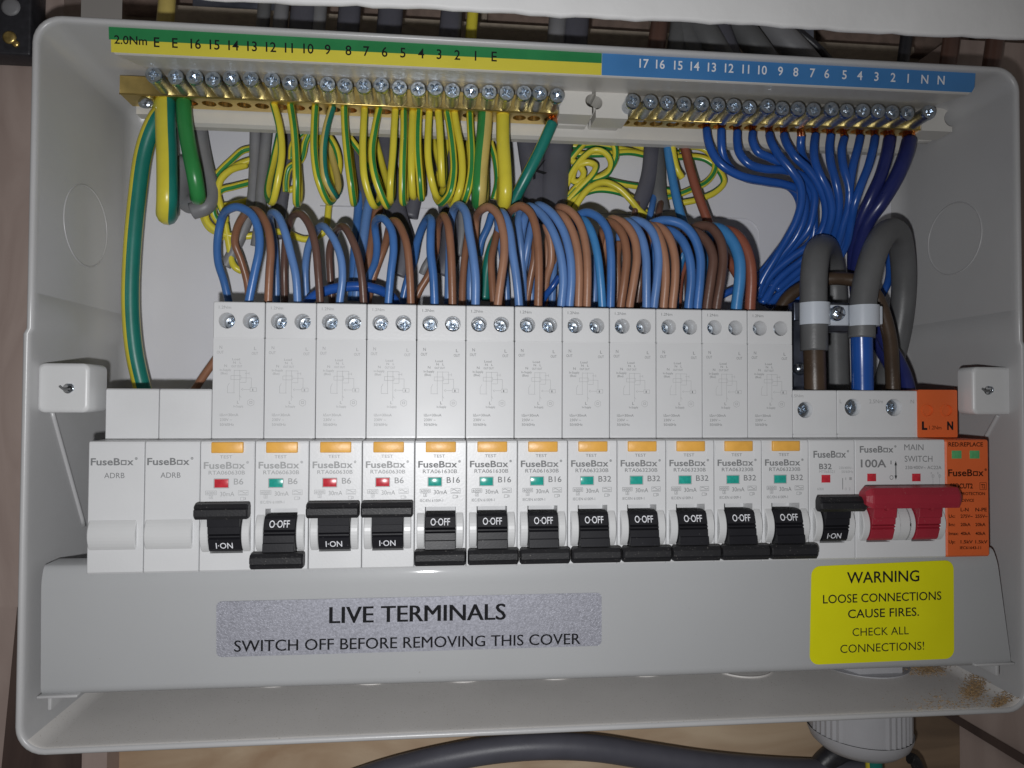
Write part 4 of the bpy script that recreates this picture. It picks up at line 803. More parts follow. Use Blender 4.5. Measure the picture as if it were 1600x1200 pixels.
# ================================================================== MODULES ON THE RAIL
P_ = 17.8; H_ = 43.7; YT = 11.4; FY = 5.0; FZ = -30.9
def body_prof(top, tz=None):
    """(y,z) side outline of a module; terminal deck up to z = top"""
    return [(.7, 0.), (.2, -.2), (0, -.8), (0, -H_+.6), (.5, -H_), (YT, -H_), (YT, -62), (50, -62), (50, top), (YT+.5, top), (YT, top-.5), (YT, 0.)]
def cheek(x0, x1, k='hump', r=7.9):
    b = []; pr = [(FY+r*math.cos(math.radians(a)), FZ+r*math.sin(math.radians(a))) for a in range(128, 233, 8)]
    pr += [(FY, FZ-4), (FY, FZ+4)]
    return pr
def open_body(mb, w, top, holes, opens, k='abs', face_k=None):
    """module body w wide with switch openings [(x0,x1)] and screw holes [(x,z,r)] in the terminal deck"""
    g = .12; prof = body_prof(top)
    if holes:
        zc = min(h_[1] for h_ in holes)-6.1 if top > 30 else 1.5
        prof = [q for q in prof[:9]]
        prof = [(.7, 0.), (.2, -.2), (0, -.8), (0, -H_+.6), (.5, -H_), (YT, -H_), (YT, -62), (50, -62), (50, top), (YT+14, top), (YT+14, zc), (YT, zc), (YT, 0.)]
    edges = [g]+[e_ for o_ in opens for e_ in o_]+[w-g]
    notch = lambda pf: pf[:3]+[(0, FZ+8.1), (8, FZ+7.4), (9.5, FZ-5.6), (0, FZ-6.6)]+pf[3:]
    for i in range(len(edges)-1):
        inside = i % 2 == 1; pf = notch(prof) if inside else prof
        mb.prism(pf, edges[i], edges[i+1], k, chl=.22 if i == 0 else 0, chr_=.22 if i == len(edges)-2 else 0)
    if holes:
        x0, x1 = g, w-g
        rim = rrect(x0, x1, zc, top, .35, 2); inn = rrect(x0+.25, x1-.25, zc+.02, top-.3, .3, 2); N = len(rim)
        mb.holed(inn, [circ(hx, hz, hr, 20) for hx, hz, hr in holes], YT, face_k or k)
        mb.add([(x, YT, z) for x, z in inn]+[(x, YT+.3, z) for x, z in rim]+[(x, YT+14, z) for x, z in rim], [[a*N+i, a*N+(i+1) % N, (a+1)*N+(i+1) % N, (a+1)*N+i] for a in range(2) for i in range(N)], k)
        for hx, hz, hr in holes:
            mb.lathe([(hr+.12, -.05), (hr, .15), (hr, 10)], k, 20, (hx, YT, hz)); mb.lathe([(.01, 0), (hr, 0)], k, 20, (hx, YT+10, hz), smooth=False)
    for o_ in opens:
        pr = cheek(0, 0)
        for xa_, xb_ in ((o_[0]-2.7, o_[0]-.05), (o_[1]+.05, o_[1]+2.6)):
            if xb_ > w-g: xb_ = w-g-.2
            mb.prism(pr, max(.3, xa_), xb_, 'hump', .25)
def lever(on, w0, w1, g0, g1, k='blackg', kg='black', big=0.):
    """toggle: barrel between w0..w1 and grip bar between g0..g1; returns builder"""
    s_ = 1 if on else -1; mb = MB(); T = lambda L: [(y, FZ-s_*z) for y, z in L] if True else L
    br_ = [(-1.2, 5.7), (-2.0, 4.9), (-3.2, 1.5), (-2.6, 1.1), (-3.45, .7), (-3.45, .25), (-2.8, .0), (-3.6, -.4), (-3.75, -2.7), (-4.3, -2.9), (-4.6, -6.2), (-1, -6.6), (3, -4.5), (8, -1), (8, 3), (2, 6)]
    br_ = [(y, z) for y, z in br_]; mb.prism(T(br_), w0, w1, k, .12)
    gr = [(-4.4, -5.6), (-6.6, -5.7), (-7.6-big*.6, -6.9), (-7.6-big*.6, -8.9), (-7.2-big*.6, -9.2), (-7.5-big*.6, -9.5), (-6.6, -10.7-big*.3), (-4.2, -10.9-big*.3), (-3.4, -9.5), (-3.4, -6.6)]
    mb.prism(T(gr), g0, g1, kg, .45)
    return mb
def lever_text(mb, on, x0, x1, k='wht'):
    s_ = 1 if on else -1
    def fy(z):
        q = (FZ-z)*s_     # distance from the axis on the written side
        return -3.2+(q-1.5)*.353-.08
    if on: put(mb, 'I·ON', x0, x1, FZ-4.6, 2.0, 0, k, .006, fy=fy)
    else: put(mb, 'O·OFF', x0, x1, FZ+2.2, 2.3, 0, k, .006, fy=fy)

# shared parts ------------------------------------------------------
PX = -.05
def front_print(model, rate, k):
    mb = MB()
    put(mb, 'TEST', 6.4, 10.4, -5.85, 1.05, PX, k); logo(mb, 1.2, 14.6, -9.25, 2.2, PX, k, .022)
    put(mb, model, 2.8, 14.6, -11.25, 1.3, PX, k, .004)
    x0 = 11.0 if len(rate) == 3 else 11.0; put(mb, rate, x0, x0+(4.6 if len(rate) == 3 else 3.1), -14.6, 2.0, PX, k, .008)
    mb.rectl(1.9, -18.0, 5.4, -16.7, .12, PX, k); put(mb, '6000', 2.2, 5.1, -17.75, .8, PX, k, .004); mb.rectl(3.1, -19.3, 4.2, -18.1, .1, PX, k); put(mb, '3', 3.4, 3.9, -19.1, .75, PX, k, .004)
    put(mb, '30mA', 6.6, 11.2, -18.5, 1.5, PX, k); mb.rectl(12.5, -18.2, 15.7, -16.6, .1, PX, k)
    for i in range(8): a = 6.2832*i/8; c = 6.2832*(i+1)/8; mb.line(12.8+i*.33, -17.2+.3*math.sin(a), 13.13+i*.33, -17.2+.3*math.sin(c), .16, PX, k)
    mb.line(12.8, -17.9, 15.4, -17.9, .12, PX, k); mb.rectl(13.2, -19.9, 14.3, -18.9, .1, PX, k); put(mb, '3', 14.4, 15.0, -19.8, .9, PX, k)
    put(mb, 'IEC/EN 61009-1', 1.9, 9.8, -21.1, .95, PX, k)
    return mb
def top_print(k, k2):
    mb = MB(); y = YT-.05; T = lambda *a, kk=k2, b_=0.: put(mb, a[0], a[1], a[2], a[3], a[4], y, kk, b_)
    T('1.2Nm', 2.0, 6.2, 46.0, 1.05, kk=k); T('N', 2.4, 3.3, 31.8, 1.15, kk=k); T('OUT', 1.5, 3.8, 30.1, 1.0, kk=k); T('L', 14.2, 15.0, 31.5, 1.15, kk=k); T('OUT', 13.4, 15.6, 29.8, 1.0, kk=k)
    T('Load', 6.8, 9.4, 27.8, .8, kk=k); T('N   L', 7.1, 9.9, 26.6, .8, kk=k); T('OUT OUT', 6.5, 10.2, 25.3, .75, kk=k); T('N', 4.1, 5.0, 25.4, .9, kk=k)
    T('In-Supply', 2.6, 6.4, 24.0, .8, kk=k); T('(Blue)', 2.9, 5.2, 22.8, .8, kk=k)
    L = lambda *a: mb.line(*a, .10, y, k2)
    L(7.5, 24.4, 7.5, 16.3); L(9.4, 24.4, 9.4, 13.6); L(7.5, 24.2, 11.6, 24.2); L(11.6, 24.2, 11.6, 20); L(9.6, 20, 11.6, 20); mb.rectl(6.4, 21.0, 9.8, 22.4, .10, y, k2)
    L(11.2, 23.2, 12.6, 23.2); L(12.6, 22.7, 12.6, 23.7); L(9.9, 21.6, 13.4, 21.6); L(13.4, 21.6, 13.4, 18.1); mb.rectl(13.0, 16.8, 15.2, 18.1, .10, y, k2); T('1', 13.7, 14.1, 17.0, .8, kk=k)
    L(10.6, 17.5, 13.0, 17.5); L(10.0, 17.5, 10.6, 17.9); L(10.0, 17.5, 10.6, 17.1); L(5.3, 16.3, 7.8, 16.3); L(5.3, 16.3, 5.3, 18.6); L(5.3, 18.6, 5.9, 19.8); L(9.4, 15.4, 10.0, 14.6)
    T('L', 8.6, 9.3, 12.5, 1.05, kk=k); T('In-Supply', 7.4, 10.8, 11.2, .8, kk=k)
    for i in range(6): a, c = math.pi/3*i+.52, math.pi/3*(i+1)+.52; L(13.3+1.25*math.cos(a), 12.9+1.25*math.sin(a), 13.3+1.25*math.cos(c), 12.9+1.25*math.sin(c))
    mb.rectl(12.9, 12.6, 13.7, 13.3, .14, y, k2)
    T('I∆n=30mA', 2.8, 9.1, 8.1, .95, kk=k); T('230V ~', 2.8, 7.0, 6.4, .95, kk=k); T('50/60Hz', 2.8, 7.6, 4.7, .95, kk=k)
    return mb
TOP = 48.5
bb = MB(); open_body(bb, P_, TOP, [(4.8, 41.8, 2.85), (13.0, 41.8, 2.85)], [(3.6, 14.2)])
# raised surround of the test button and the film over the terminal deck
bb.box(.35, 3.3, -.18, .1, -6.2, -.9, 'abs'); bb.box(15.0, P_-.35, -.18, .1, -6.2, -.9, 'abs')
proto = {}
def rcbo(i, model, rate, on, green, glared, label):  # left breakers get paler print, standing in for glare and soft focus
    e = empty('circuit_breaker', (i*P_, 0, 0)); first = 'body' not in proto
    def part(key, name, fn, lab_=None):
        if key in proto: o = proto[key].copy(); COL.objects.link(o); o.parent = e
        else: o = fn().build(name, e); proto[key] = o
        if lab_: o['label'] = lab_
        return o
    part('body', 'body', lambda: bb)
    part('film', 'clear_label', lambda: MB().box(.3, P_-.3, YT-.03, YT+.02, .9, 35.4, 'lab'))
    part('test', 'test_button', lambda: MB().box(3.75, 14.1, -1.0, 1, -4.0, -.35, 'amber', .3))
    part('win'+str(green), 'indicator_window', lambda: MB().box(4.7, 9.2, -.04, .5, -15.6, -12.8, 'greenw' if green else 'redw', .04))
    part('winf', 'window_frame', lambda: MB().rectl(4.55, -15.75, 9.35, -12.65, .22, -.055, 'prtf'))
    sw = part('sw'+str(on), 'switch_lever', lambda: lever(on, 3.75, 14.05, .35, P_-.35))
    def st(): m_ = MB(); lever_text(m_, on, *((6.2, 11.6) if on else (5.6, 12.2))); return m_
    key = 'st'+str(on)
    if key in proto: o = proto[key].copy(); COL.objects.link(o)
    else: o = st().build('lettering'); proto[key] = o
    o.parent = sw
    part('fp'+model+str(glared), 'lettering', lambda: front_print(model, rate, 'prtf' if glared else 'prt'))
    part('tp'+str(glared), 'terminal_lettering', lambda: top_print('prtf' if glared else 'prt', 'prtf'))
    for x in (4.8, 13.0):
        if 'scr' not in proto: proto['scr'] = screw_obj(2.45, 3, 'terminal_screw', e, (x, YT+6.8, 41.6), random.uniform(0, 3))
        else: screw_copy(proto['scr'], e, (x+random.uniform(-.15, .15)-max(0, i-7)*.06-(.12 if x > 9 else 0)*max(0, i-6)*.5, YT+6.8+random.uniform(-.5, .8), 41.6), random.uniform(0, 3))
    tag(e, label, 'circuit breaker', 'row of twelve white circuit breakers with amber test buttons'); e.rotation_euler = (0, random.uniform(-.0012, .0012), 0)
spec = [('RTA060630B', 'B6', 1, 0, 1, 'switched on B6 breaker next to the blanking modules, first from the left'),
 ('RTA060630B', 'B6', 0, 1, 1, 'switched off B6 breaker with green window, between two that are on'),
 ('RTA060630B', 'B6', 1, 0, 1, 'switched on B6 breaker with red window, third from the left'),
 ('RTA060630B', 'B6', 1, 0, 1, 'switched on B6 breaker right beside the first B16, fourth from the left'),
 ('RTA061630B', 'B16', 0, 1, 0, 'switched off B16 breaker, leftmost of the three B16'),
 ('RTA061630B', 'B16', 0, 1, 0, 'switched off B16 breaker, middle of the three B16'),
 ('RTA061630B', 'B16', 0, 1, 0, 'switched off B16 breaker, rightmost of the three B16'),
 ('RTA063230B', 'B32', 0, 1, 0, 'switched off B32 breaker right beside the B16 ones, eighth from the left'),
 ('RTA063230B', 'B32', 0, 1, 0, 'switched off B32 breaker, second of the five with test buttons'),
 ('RTA063230B', 'B32', 0, 1, 0, 'switched off B32 breaker, middle of the five with test buttons'),
 ('RTA063230B', 'B32', 0, 1, 0, 'switched off B32 breaker, fourth of the five with test buttons'),
 ('RTA063230B', 'B32', 0, 1, 0, 'switched off B32 breaker, last tall one before the short B32')]
for i, s_ in enumerate(spec): rcbo(i+2, *s_)
# two blanking modules
def blank(i, label, src=None):
    e = empty('blanking_module', (i*P_, 0, 0))
    if src is None:
        b = MB(); prof = body_prof(17.6); b.prism(prof, .12, P_-.12, 'abs', .3)
        pr = [(FY+7.9*math.cos(math.radians(a)), FZ+7.9*math.sin(math.radians(a))) for a in range(128, 233, 8)]+[(FY, FZ-4), (FY, FZ+4)]
        b.prism([(y+1.2, z) for y, z in pr], .6, 15.7, 'hump', .35); body = b.build('body', e)
        b = MB(); logo(b, .9, 14.4, -7.9, 2.3, PX, 'prt', .022); put(b, 'ADRB', 5.2, 11.6, -12.2, 1.8, PX, 'prt'); let = b.build('lettering', e)
    else:
        for c in src.children: clone(c, e)
    tag(e, label, 'blanking module', 'two white blanking modules at the left end'); return e
b0 = blank(0, 'white blanking module at the far left end of the row'); blank(1, 'white blanking module touching the first breaker', b0)
# single B32 breaker without test button
def putp(mb, org, t, x0, yb, x1, h, k='prt', bold=0., Y=-.05): putpx(mb, t, (x0, yb), (x1, yb), h, Y, k, bold, (org, 0, 0))
def logop(mb, org, x0, yb, x1, h, k='prt', Y=-.05):
    A, B_, T = at(x0, yb, Y), at(x1, yb, Y), at(x0, yb-h, Y); logo(mb, A.x-org, B_.x-org, A.z, T.z-A.z, Y, k, .022, 0)
mi = 14*P_; e = empty('circuit_breaker', (mi, 0, 0))
b = MB(); open_body(b, P_, 18.3, [(4.9, 10.8, 3.1)], [(4.0, 13.6)]); b.build('body', e)
screw_obj(2.85, 3, 'terminal_screw', e, (4.8, YT+2.0, 10.8), .5)
def wpx(x0, y0, x1, y1, org, k, Y=0): A, B_ = at(x0, y0, Y), at(x1, y1, Y); return MB().box(A.x-org, B_.x-org, -.04, .5, B_.z, A.z, k, .04)
wpx(1283.5, 742, 1297.5, 754, mi, 'redw').build('indicator_window', e)
sw = lever(1, 4.2, 13.5, .35, P_-.1, big=1).build('switch_lever', e); b = MB(); lever_text(b, 1, 5.6, 10.8); b.build('lettering', sw)
b = MB(); logop(b, mi, 1271, 715, 1322, 10.5); putp(b, mi, 'B32', 1280, 733, 1299.5, 8.5, bold=.02); putp(b, mi, 'MT06B321', 1280, 739, 1304, 4.2, 'prtf'); putp(b, mi, '230/400V~', 1311, 733, 1333, 4, 'prtf'); putp(b, mi, '50/60Hz', 1315, 739, 1333, 4, 'prtf')
A, B_ = at(1316.5, 747, 0), at(1316.5, 765, 0); b.line(A.x-mi, A.z, A.x-mi, B_.z, .25, PX, 'prt')
putp(b, mi, 'I', 1321, 750, 1322, 4, 'prtf'); putp(b, mi, '1', 1327, 750, 1331, 4.5, 'prtf'); putp(b, mi, 'O', 1320, 766, 1323, 4, 'prtf'); putp(b, mi, '2', 1326, 766, 1329, 4, 'prtf'); putp(b, mi, '6000', 1277, 766, 1287, 4, 'prtf')
put(b, '1.5Nm', -.6, 4.2, 15.6, 1.1, YT-.05, 'prtf'); b.build('lettering', e)
tag(e, 'short black levered B32 breaker left of the red main switch, without test button', 'circuit breaker')
# main switch
mi = 15*P_; e = empty('main_switch', (mi, 0, 0)); w = 2*P_
b = MB(); open_body(b, w, 18.3, [(6.3, 11.8, 3.35), (23.1, 11.8, 3.35)], [(4.2, 13.4), (21.8, 31.0)]); b.prism([(FY+7.9*math.cos(math.radians(a)), FZ+7.9*math.sin(math.radians(a))) for a in range(128, 233, 8)]+[(FY, FZ-4), (FY, FZ+4)], 15.6, 19.9, 'hump', .05); b.build('body', e)
screw_obj(3.1, 3, 'terminal_screw', e, (6.2, YT+1.8, 11.8), .1); screw_obj(3.1, 3, 'terminal_screw', e, (22.9, YT+2.2, 11.8), .9)
wpx(1355, 740, 1369, 752, mi, 'redw').build('indicator_window', e); wpx(1425, 740, 1438.5, 752, mi, 'redw').build('indicator_window', e)
mb = lever(1, 4.4, 13.3, 8, 9, 'red', 'red'); m2 = lever(1, 22.0, 30.9, 25, 26, 'red', 'red'); mb.v += m2.v; o_ = len(mb.v)-len(m2.v); mb.f += [[q+o_ for q in f_] for f_ in m2.f]; mb.m += m2.m; mb.sm += m2.sm
# linking bar with tapered ends
gy, gz = -7.0, FZ+10.6
sec = [(-3.6, -2.7), (-4.1, -1.2), (-4.1, 1.1), (-2.8, 3.0), (1.2, 3.2), (3.2, 2.0), (3.2, -2.6)]
xs = [(-1.6, .62), (-.1, .96), (.5, 1.), (w-3.2, 1.), (w-2.6, .97), (w-.2, .40)]
vs = [(x, gy+y*f, gz+z*1.26*f) for x, f in xs for y, z in sec]; N = len(sec)
mb.add(vs, [[a*N+i, a*N+(i+1) % N, (a+1)*N+(i+1) % N, (a+1)*N+i] for a in range(len(xs)-1) for i in range(N)]+[list(range(N)), [(len(xs)-1)*N+i for i in range(N)][::-1]], 'red')
mb.build('switch_lever', e)
b = MB(); logop(b, mi, 1343.5, 707, 1396, 10); putp(b, mi, '100A', 1345, 730, 1385, 12, bold=.02); putp(b, mi, 'I', 1391.5, 725.5, 1393, 6); putp(b, mi, 'O', 1390, 749.5, 1396, 7)
A, B_ = at(1399.5, 723, 0), at(1399.5, 747, 0); x = A.x-mi; b.line(x, A.z, x, B_.z, .5, PX, 'prt')
for z, s2 in ((A.z+.8, -1), (B_.z-.8, 1)): b.add([(x, PX, z), (x-.55, PX, z+s2*1.8), (x+.55, PX, z+s2*1.8)], [[0, 1, 2]], 'prt')
putp(b, mi, 'MAIN', 1413, 703.5, 1443, 9.5); putp(b, mi, 'SWITCH', 1413.5, 721.5, 1457, 9.5); putp(b, mi, '230/400V~ AC22A', 1414.5, 733, 1471, 5.2)
for x_ in (1457.5, 1468):
    A = at(x_, 743, 0); b.line(A.x-mi, A.z+.6, A.x-mi, A.z-3.6, .12, PX, 'prtf'); putp(b, mi, '1', x_-3, 741, x_-2, 3.5, 'prtf'); b.rectl(A.x-mi-.4, A.z-.6, A.x-mi+.5, A.z+.2, .12, PX, 'prtf')
put(b, 'L', 1.0, 1.9, 13.4, 1.5, YT-.05, 'prtf'); put(b, '2.5Nm', 13.0, 18.6, 13.4, 1.5, YT-.05, 'prtf'); put(b, 'N', 30.0, 31.4, 13.4, 1.5, YT-.05, 'prtf'); b.build('lettering', e)
tag(e, 'double width main switch with a red linked lever', 'main switch')
# surge protector
mi = 17*P_; e = empty('surge_protector', (mi, 0, 0)); xr = at(1546, 780, 0).x-mi; A, B_ = at(1432, 609, YT), at(1494, 612, YT); xl2, xr2 = A.x-mi, B_.x-mi; zt2 = A.z
b = MB(); prof = [(.9, 0.), (.25, -.25), (0, -.9), (0, -H_+.7), (.6, -H_+.1), (YT, -H_), (YT, -62), (50, -62), (50, -.4), (YT, -.1)]; b.prism(prof, .1, xr, 'orange', .5)
h1, h2 = at(1448, 641, YT), at(1478, 641, YT); hs = [(h1.x-mi, h1.z, 2.45), (h2.x-mi, h2.z, 2.45)]
out = rrect(xl2+.1, xr2, .2, zt2, .6, 3); N = len(out); b.holed(out, [circ(a, c, r, 24) for a, c, r in hs], YT-.5, 'orange')
b.add([(x, YT-.5, z) for x, z in out]+[(x, YT+38, z) for x, z in out], [[i, (i+1) % N, N+(i+1) % N, N+i] for i in range(N)], 'orange')
for a, c, r in hs:
    b.lathe([(r+.1, .05), (r+.05, -.28), (r-.3, -.32), (r-.4, .1), (r-.4, .44), (.01, .44)], 'orange', 24, (a, YT-.5, c), smooth=False)
b.build('body', e)
for x0, x1 in ((1487, 1502.5), (1515, 1530.5)): wpx(x0, 704, x1, 716.5, mi, 'greenl').build('indicator_window', e)
b = MB(); Yp = -.05; z_ = lambda *a, **k: putp(b, mi, *a, k='brp', **k)
z_('RED:REPLACE', 1482, 697.5, 1536, 6.5, bold=.02); logop(b, mi, 1481.5, 744, 1537, 10.5, 'brp')
z_('SPDCUT2', 1484.5, 763, 1520, 7.5, bold=.03); A, B_ = at(1531, 765, 0), at(1541, 754, 0); b.rectl(A.x-mi, A.z, B_.x-mi, B_.z, .14, Yp, 'brp'); z_('T2', 1533, 763, 1539.5, 6.5, bold=.02)
z_('SURGE PROTECTION', 1481, 773.5, 1539, 4.6, bold=.02); z_('DEVICE', 1503, 784, 1522, 4.4, bold=.02); z_('L-N', 1501, 799, 1513.5, 5.6, bold=.02); z_('N-PE', 1524, 799, 1542, 5.6, bold=.02)
for yb, a, c, d in ((809, 'Uc:', '275V~', '255V~'), (822, 'In:', '20kA', '20kA'), (836, 'Imax:', '40kA', '40kA'), (849, 'Up:', '1.5kV', '1.5kV')):
    z_(a, 1482.5, yb, 1482.5+(15 if len(a) > 3 else 10), 5, bold=.02); z_(c, 1501, yb, 1520 if 'V' in c else 1516.5, 5, bold=.02); z_(d, 1524, yb, 1543 if 'V' in d else 1540, 5, bold=.02)
z_('IEC61643-11', 1500, 858, 1533, 4.4, bold=.02)
putpx(b, 'L', (1440.5, 671), (1449, 671), 12, YT-.55, 'blk', .05, (mi, 0, 0)); putpx(b, '1.2Nm', (1452, 671), (1471, 671), 6, YT-.55, 'brp', 0, (mi, 0, 0)); putpx(b, 'N', (1480, 671), (1489.5, 671), 12, YT-.55, 'blk', .05, (mi, 0, 0))
b.build('lettering', e)
tag(e, 'orange surge protection device with two green windows at the right end of the row', 'surge protector')

# ================================================================== COVER PLATE AND LABELS
cp = empty('cover_plate', at(800, 1060, 4)); tag(cp, 'light grey steel cover plate below the breakers carrying the silver and yellow labels', 'cover plate')
def pb(mb, name, par_=None): o = mb.build(name, par_ or cp); o.location = -cp.location if par_ is None else o.location; return o
prof = [(14, -41.3), (5.4, -41.5), (4.6, -42.1), (4.12, -43.0), (3.63, -44.5), (3.22, -46.3), (3.04, -48), (3, -49.5), (3, -81.2), (3.2, -82.4), (3.8, -83.5), (5, -84.2), (6.5, -84.5), (16, -84.8)]
TLp, TRp, BLp, BRp = at(64, 890, 3), at(1556, 863, 3), at(63, 1085, 3), at(1580, 1037, 3)
b = MB(); nx_ = 24; vs = []; zT, zB_ = -42.0, -83.3
for off in (0, 1.):
    pr = prof if off == 0 else [(y+(1. if i > 1 and i < 12 else 0), z+(-1 if i < 3 else (1 if i > 9 else 0))) for i, (y, z) in enumerate(prof)]
    for i in range(nx_+1):
        t = i/nx_
        for y, z in pr:
            f = (z-zT)/(zB_-zT); l_ = TLp.x*(1-f)+BLp.x*f; r_ = TRp.x*(1-f)+BRp.x*f
            zz = z+(BLp.z*(1-t)+BRp.z*t-zB_)*max(0, min(1, f))+.15*math.sin(t*9)*f
            vs.append((l_+(r_-l_)*t, y+.25*math.sin(t*5+1), zz))
N = len(prof); W_ = (nx_+1)*N; fs = []
for o_ in (0, W_):
    for i in range(nx_):
        for j in range(N-1): fs.append([o_+i*N+j, o_+i*N+j+1, o_+(i+1)*N+j+1, o_+(i+1)*N+j])
b.add(vs, fs, 'plate', True); fs = []
for i in range(nx_):
    fs.append([i*N, (i+1)*N, W_+(i+1)*N, W_+i*N]); fs.append([i*N+N-1, (i+1)*N+N-1, W_+(i+1)*N+N-1, W_+i*N+N-1])
for j in range(N-1): fs.append([j, j+1, W_+j+1, W_+j]); fs.append([nx_*N+j, nx_*N+j+1, W_+nx_*N+j+1, W_+nx_*N+j])
b.add(vs, fs, 'plate', False); pb(b, 'plate')
def label(qs, rc, k, name, Y=2.62, th=.12):
    P = [at(*q, Y) for q in qs]   # TL TR BR BL
    def bil(u, v): return P[0]*(1-u)*(1-v)+P[1]*u*(1-v)+P[2]*u*v+P[3]*(1-u)*v
    w_, h_ = (P[1]-P[0]).length, (P[0]-P[3]).length; o2 = rrect(0, w_, 0, h_, rc, 5); pts = [bil(x/w_, 1-z/h_) for x, z in o2]; n_ = len(pts)
    b = MB(); b.add([tuple(p_) for p_ in pts]+[(p_.x, Y+th, p_.z) for p_ in pts], [list(range(n_))]+[[i, (i+1) % n_, n_+(i+1) % n_, n_+i] for i in range(n_)], k); return b
LY = 2.60
sl_ = pb(label([(338, 940), (940, 926), (940, 1009), (338, 1027)], 1.8, 'silver', 'l', LY), 'silver_label')
b = MB()
for q in range(4): putpx(b, 'LIVE TERMINALS', (514.2+.55*q, 974), (788.8+.55*q, 968), 26, LY-.03-.006*q, 'blk')
for q in range(2): putpx(b, 'SWITCH OFF BEFORE REMOVING THIS COVER', (365.6+.5*q, 1018.5), (906.6+.5*q, 1006.5), 18, LY-.03-.006*q, 'blk')
b.build('lettering', sl_)
wl_ = pb(label([(1268, 885), (1490, 875), (1491, 1029), (1265, 1039)], 3.4, 'warn', 'l', LY), 'warning_label')
b = MB(); P2 = lambda t, a, c, h_, bo=.008: putpx(b, t, a, c, h_, LY-.04, 'blk', bo)
P2('WARNING', (1323.5, 911.5), (1436.5, 908), 17.5, .012); P2('LOOSE CONNECTIONS', (1286, 943), (1471, 937), 13.5); P2('CAUSE FIRES.', (1325, 966), (1436, 962), 13.5); P2('CHECK ALL', (1332, 994), (1420, 991), 12.5, 0.); P2('CONNECTIONS!', (1313, 1020.5), (1444, 1015), 13, 0.)
b.build('lettering', wl_)

# ================================================================== GLAND, CABLES OUTSIDE, DUST
G = Vector((at(1340, 1100, 48).x, 47, ZB)); gl = empty('cable_gland', G); tag(gl, 'grey nylon cable gland through the bottom of the box at the right', 'cable gland')
b = MB(); b.lathe([(18, 3.2), (18.5, 3.9), (18.5, 6.6), (17.5, 7.2), (10, 7.2)], 'nyl', 6, smooth=False); b.lathe([(19.8, 2.4), (19.8, 3.6), (10, 3.6)], 'nyl', 40, smooth=False); o = b.build('lock_nut', gl); 
for pol in (): pass
o.data.transform(Matrix.Rotation(math.pi/2, 4, 'X')); 
b = MB(); n_ = 96
for (z0, z1, r, rb) in ((-1.5, -25, 20.6, .45),):
    vs = []
    for zz in (z0, z1):
        for i in range(n_):
            a = 2*math.pi*i/n_; rr = r+(rb if (i % 2 == 0 and (i//12) % 2 == 0) else 0); vs.append((rr*math.cos(a), rr*math.sin(a), zz))
    b.add(vs, [[i, (i+1) % n_, n_+(i+1) % n_, n_+i] for i in range(n_)]+[list(range(n_, 2*n_))], 'nyl')
b.lathe([(21.2, -25), (21, -26.5), (19.8, -29.5), (16.5, -32.5), (9, -34.5), (7, -34.5), (7, -20)], 'nyl', 48, ax='Z'); b.build('dome_nut', gl)
wire('outgoing_cable', 'green and yellow cable hanging out of the cable gland', 'cable', [Vector((G.x+4, 44, -120)), Vector((G.x+4, 43, -140)), Vector((G.x+5, 42, -165)), Vector((G.x+4, 42, -200))], 3.4, 'yel', None, ('teal', 1, 4))
b = MB(); p = at(1432, 1195, 40); b.tube([p+Vector((-3, 0, 3)), p+Vector((-1, 0, 2)), p+Vector((4, 2, -8))], 2.4, 'black', 10)
tag(b.build('cable_stub', None, p), 'black rounded cable end below the bottom right of the box', 'cable end')
wire('outside_cable', 'dark grey cable bowing along the plywood under the box', 'cable', [(520, 1235, 62), (600, 1208, 60), (680, 1188, 58), (770, 1172, 57), (850, 1166, 56), (930, 1169, 56), (1010, 1181, 57), (1100, 1194, 58), (1190, 1202, 60), (1280, 1206, 62), (1360, 1208, 62)], 5.4, 'greyD', n=20)
wire('outside_cable', 'black cable showing at the bottom edge right of the bowing grey cable', 'cable', [(1270, 1215, 64), (1290, 1190, 63), (1315, 1172, 63), (1350, 1165, 63)], 5.0, 'hard', n=16)
# cables above the box
up = [(258, 3.3, 'yelp', 'tan earth wire going up behind the box at the top left'), (410, 2.7, 'grey', 'first grey cable rising above the box from the left'), (437, 3.0, 'greyL', 'second grey cable rising above the box from the left'), (472, 5.4, 'greyD', 'wide dark grey cable above number ten'), (497, 2.8, 'greyL', 'light grey cable beside the wide dark one above number ten'),
      (543, 4.6, 'greyD', 'dark grey cable above the number eight'), (607, 5.2, 'greyD', 'dark grey cable above the number six'), (702, 4.6, 'greyD', 'dark grey cable left of the upper yellow earth wire'), (735, 2.4, 'yel', 'yellow earth wire rising above number one'),
      (868, 3.9, 'greyL', 'grey cable above the join of green and blue strips'), (897, 5.6, 'greyD', 'dark cable right above the join of green and blue strips'), (1024, 3.9, 'brnD', 'brownish cable above number seventeen'), (1055, 4.0, 'grey', 'grey cable above number fifteen'), (1087, 5.0, 'grey', 'grey cable above number fourteen, slanting'), (1112, 4.4, 'grey', 'grey cable above number thirteen, slanting'), (1140, 5.2, 'greyD', 'dark cable above number twelve, slanting'),
      (1410, 2.6, 'hard', 'thin black strap above number two'), (1480, 4.0, 'brnD', 'brown grey cable at the top right, left of two'), (1548, 3.8, 'brnD', 'brown grey cable at the top right, right of two')]
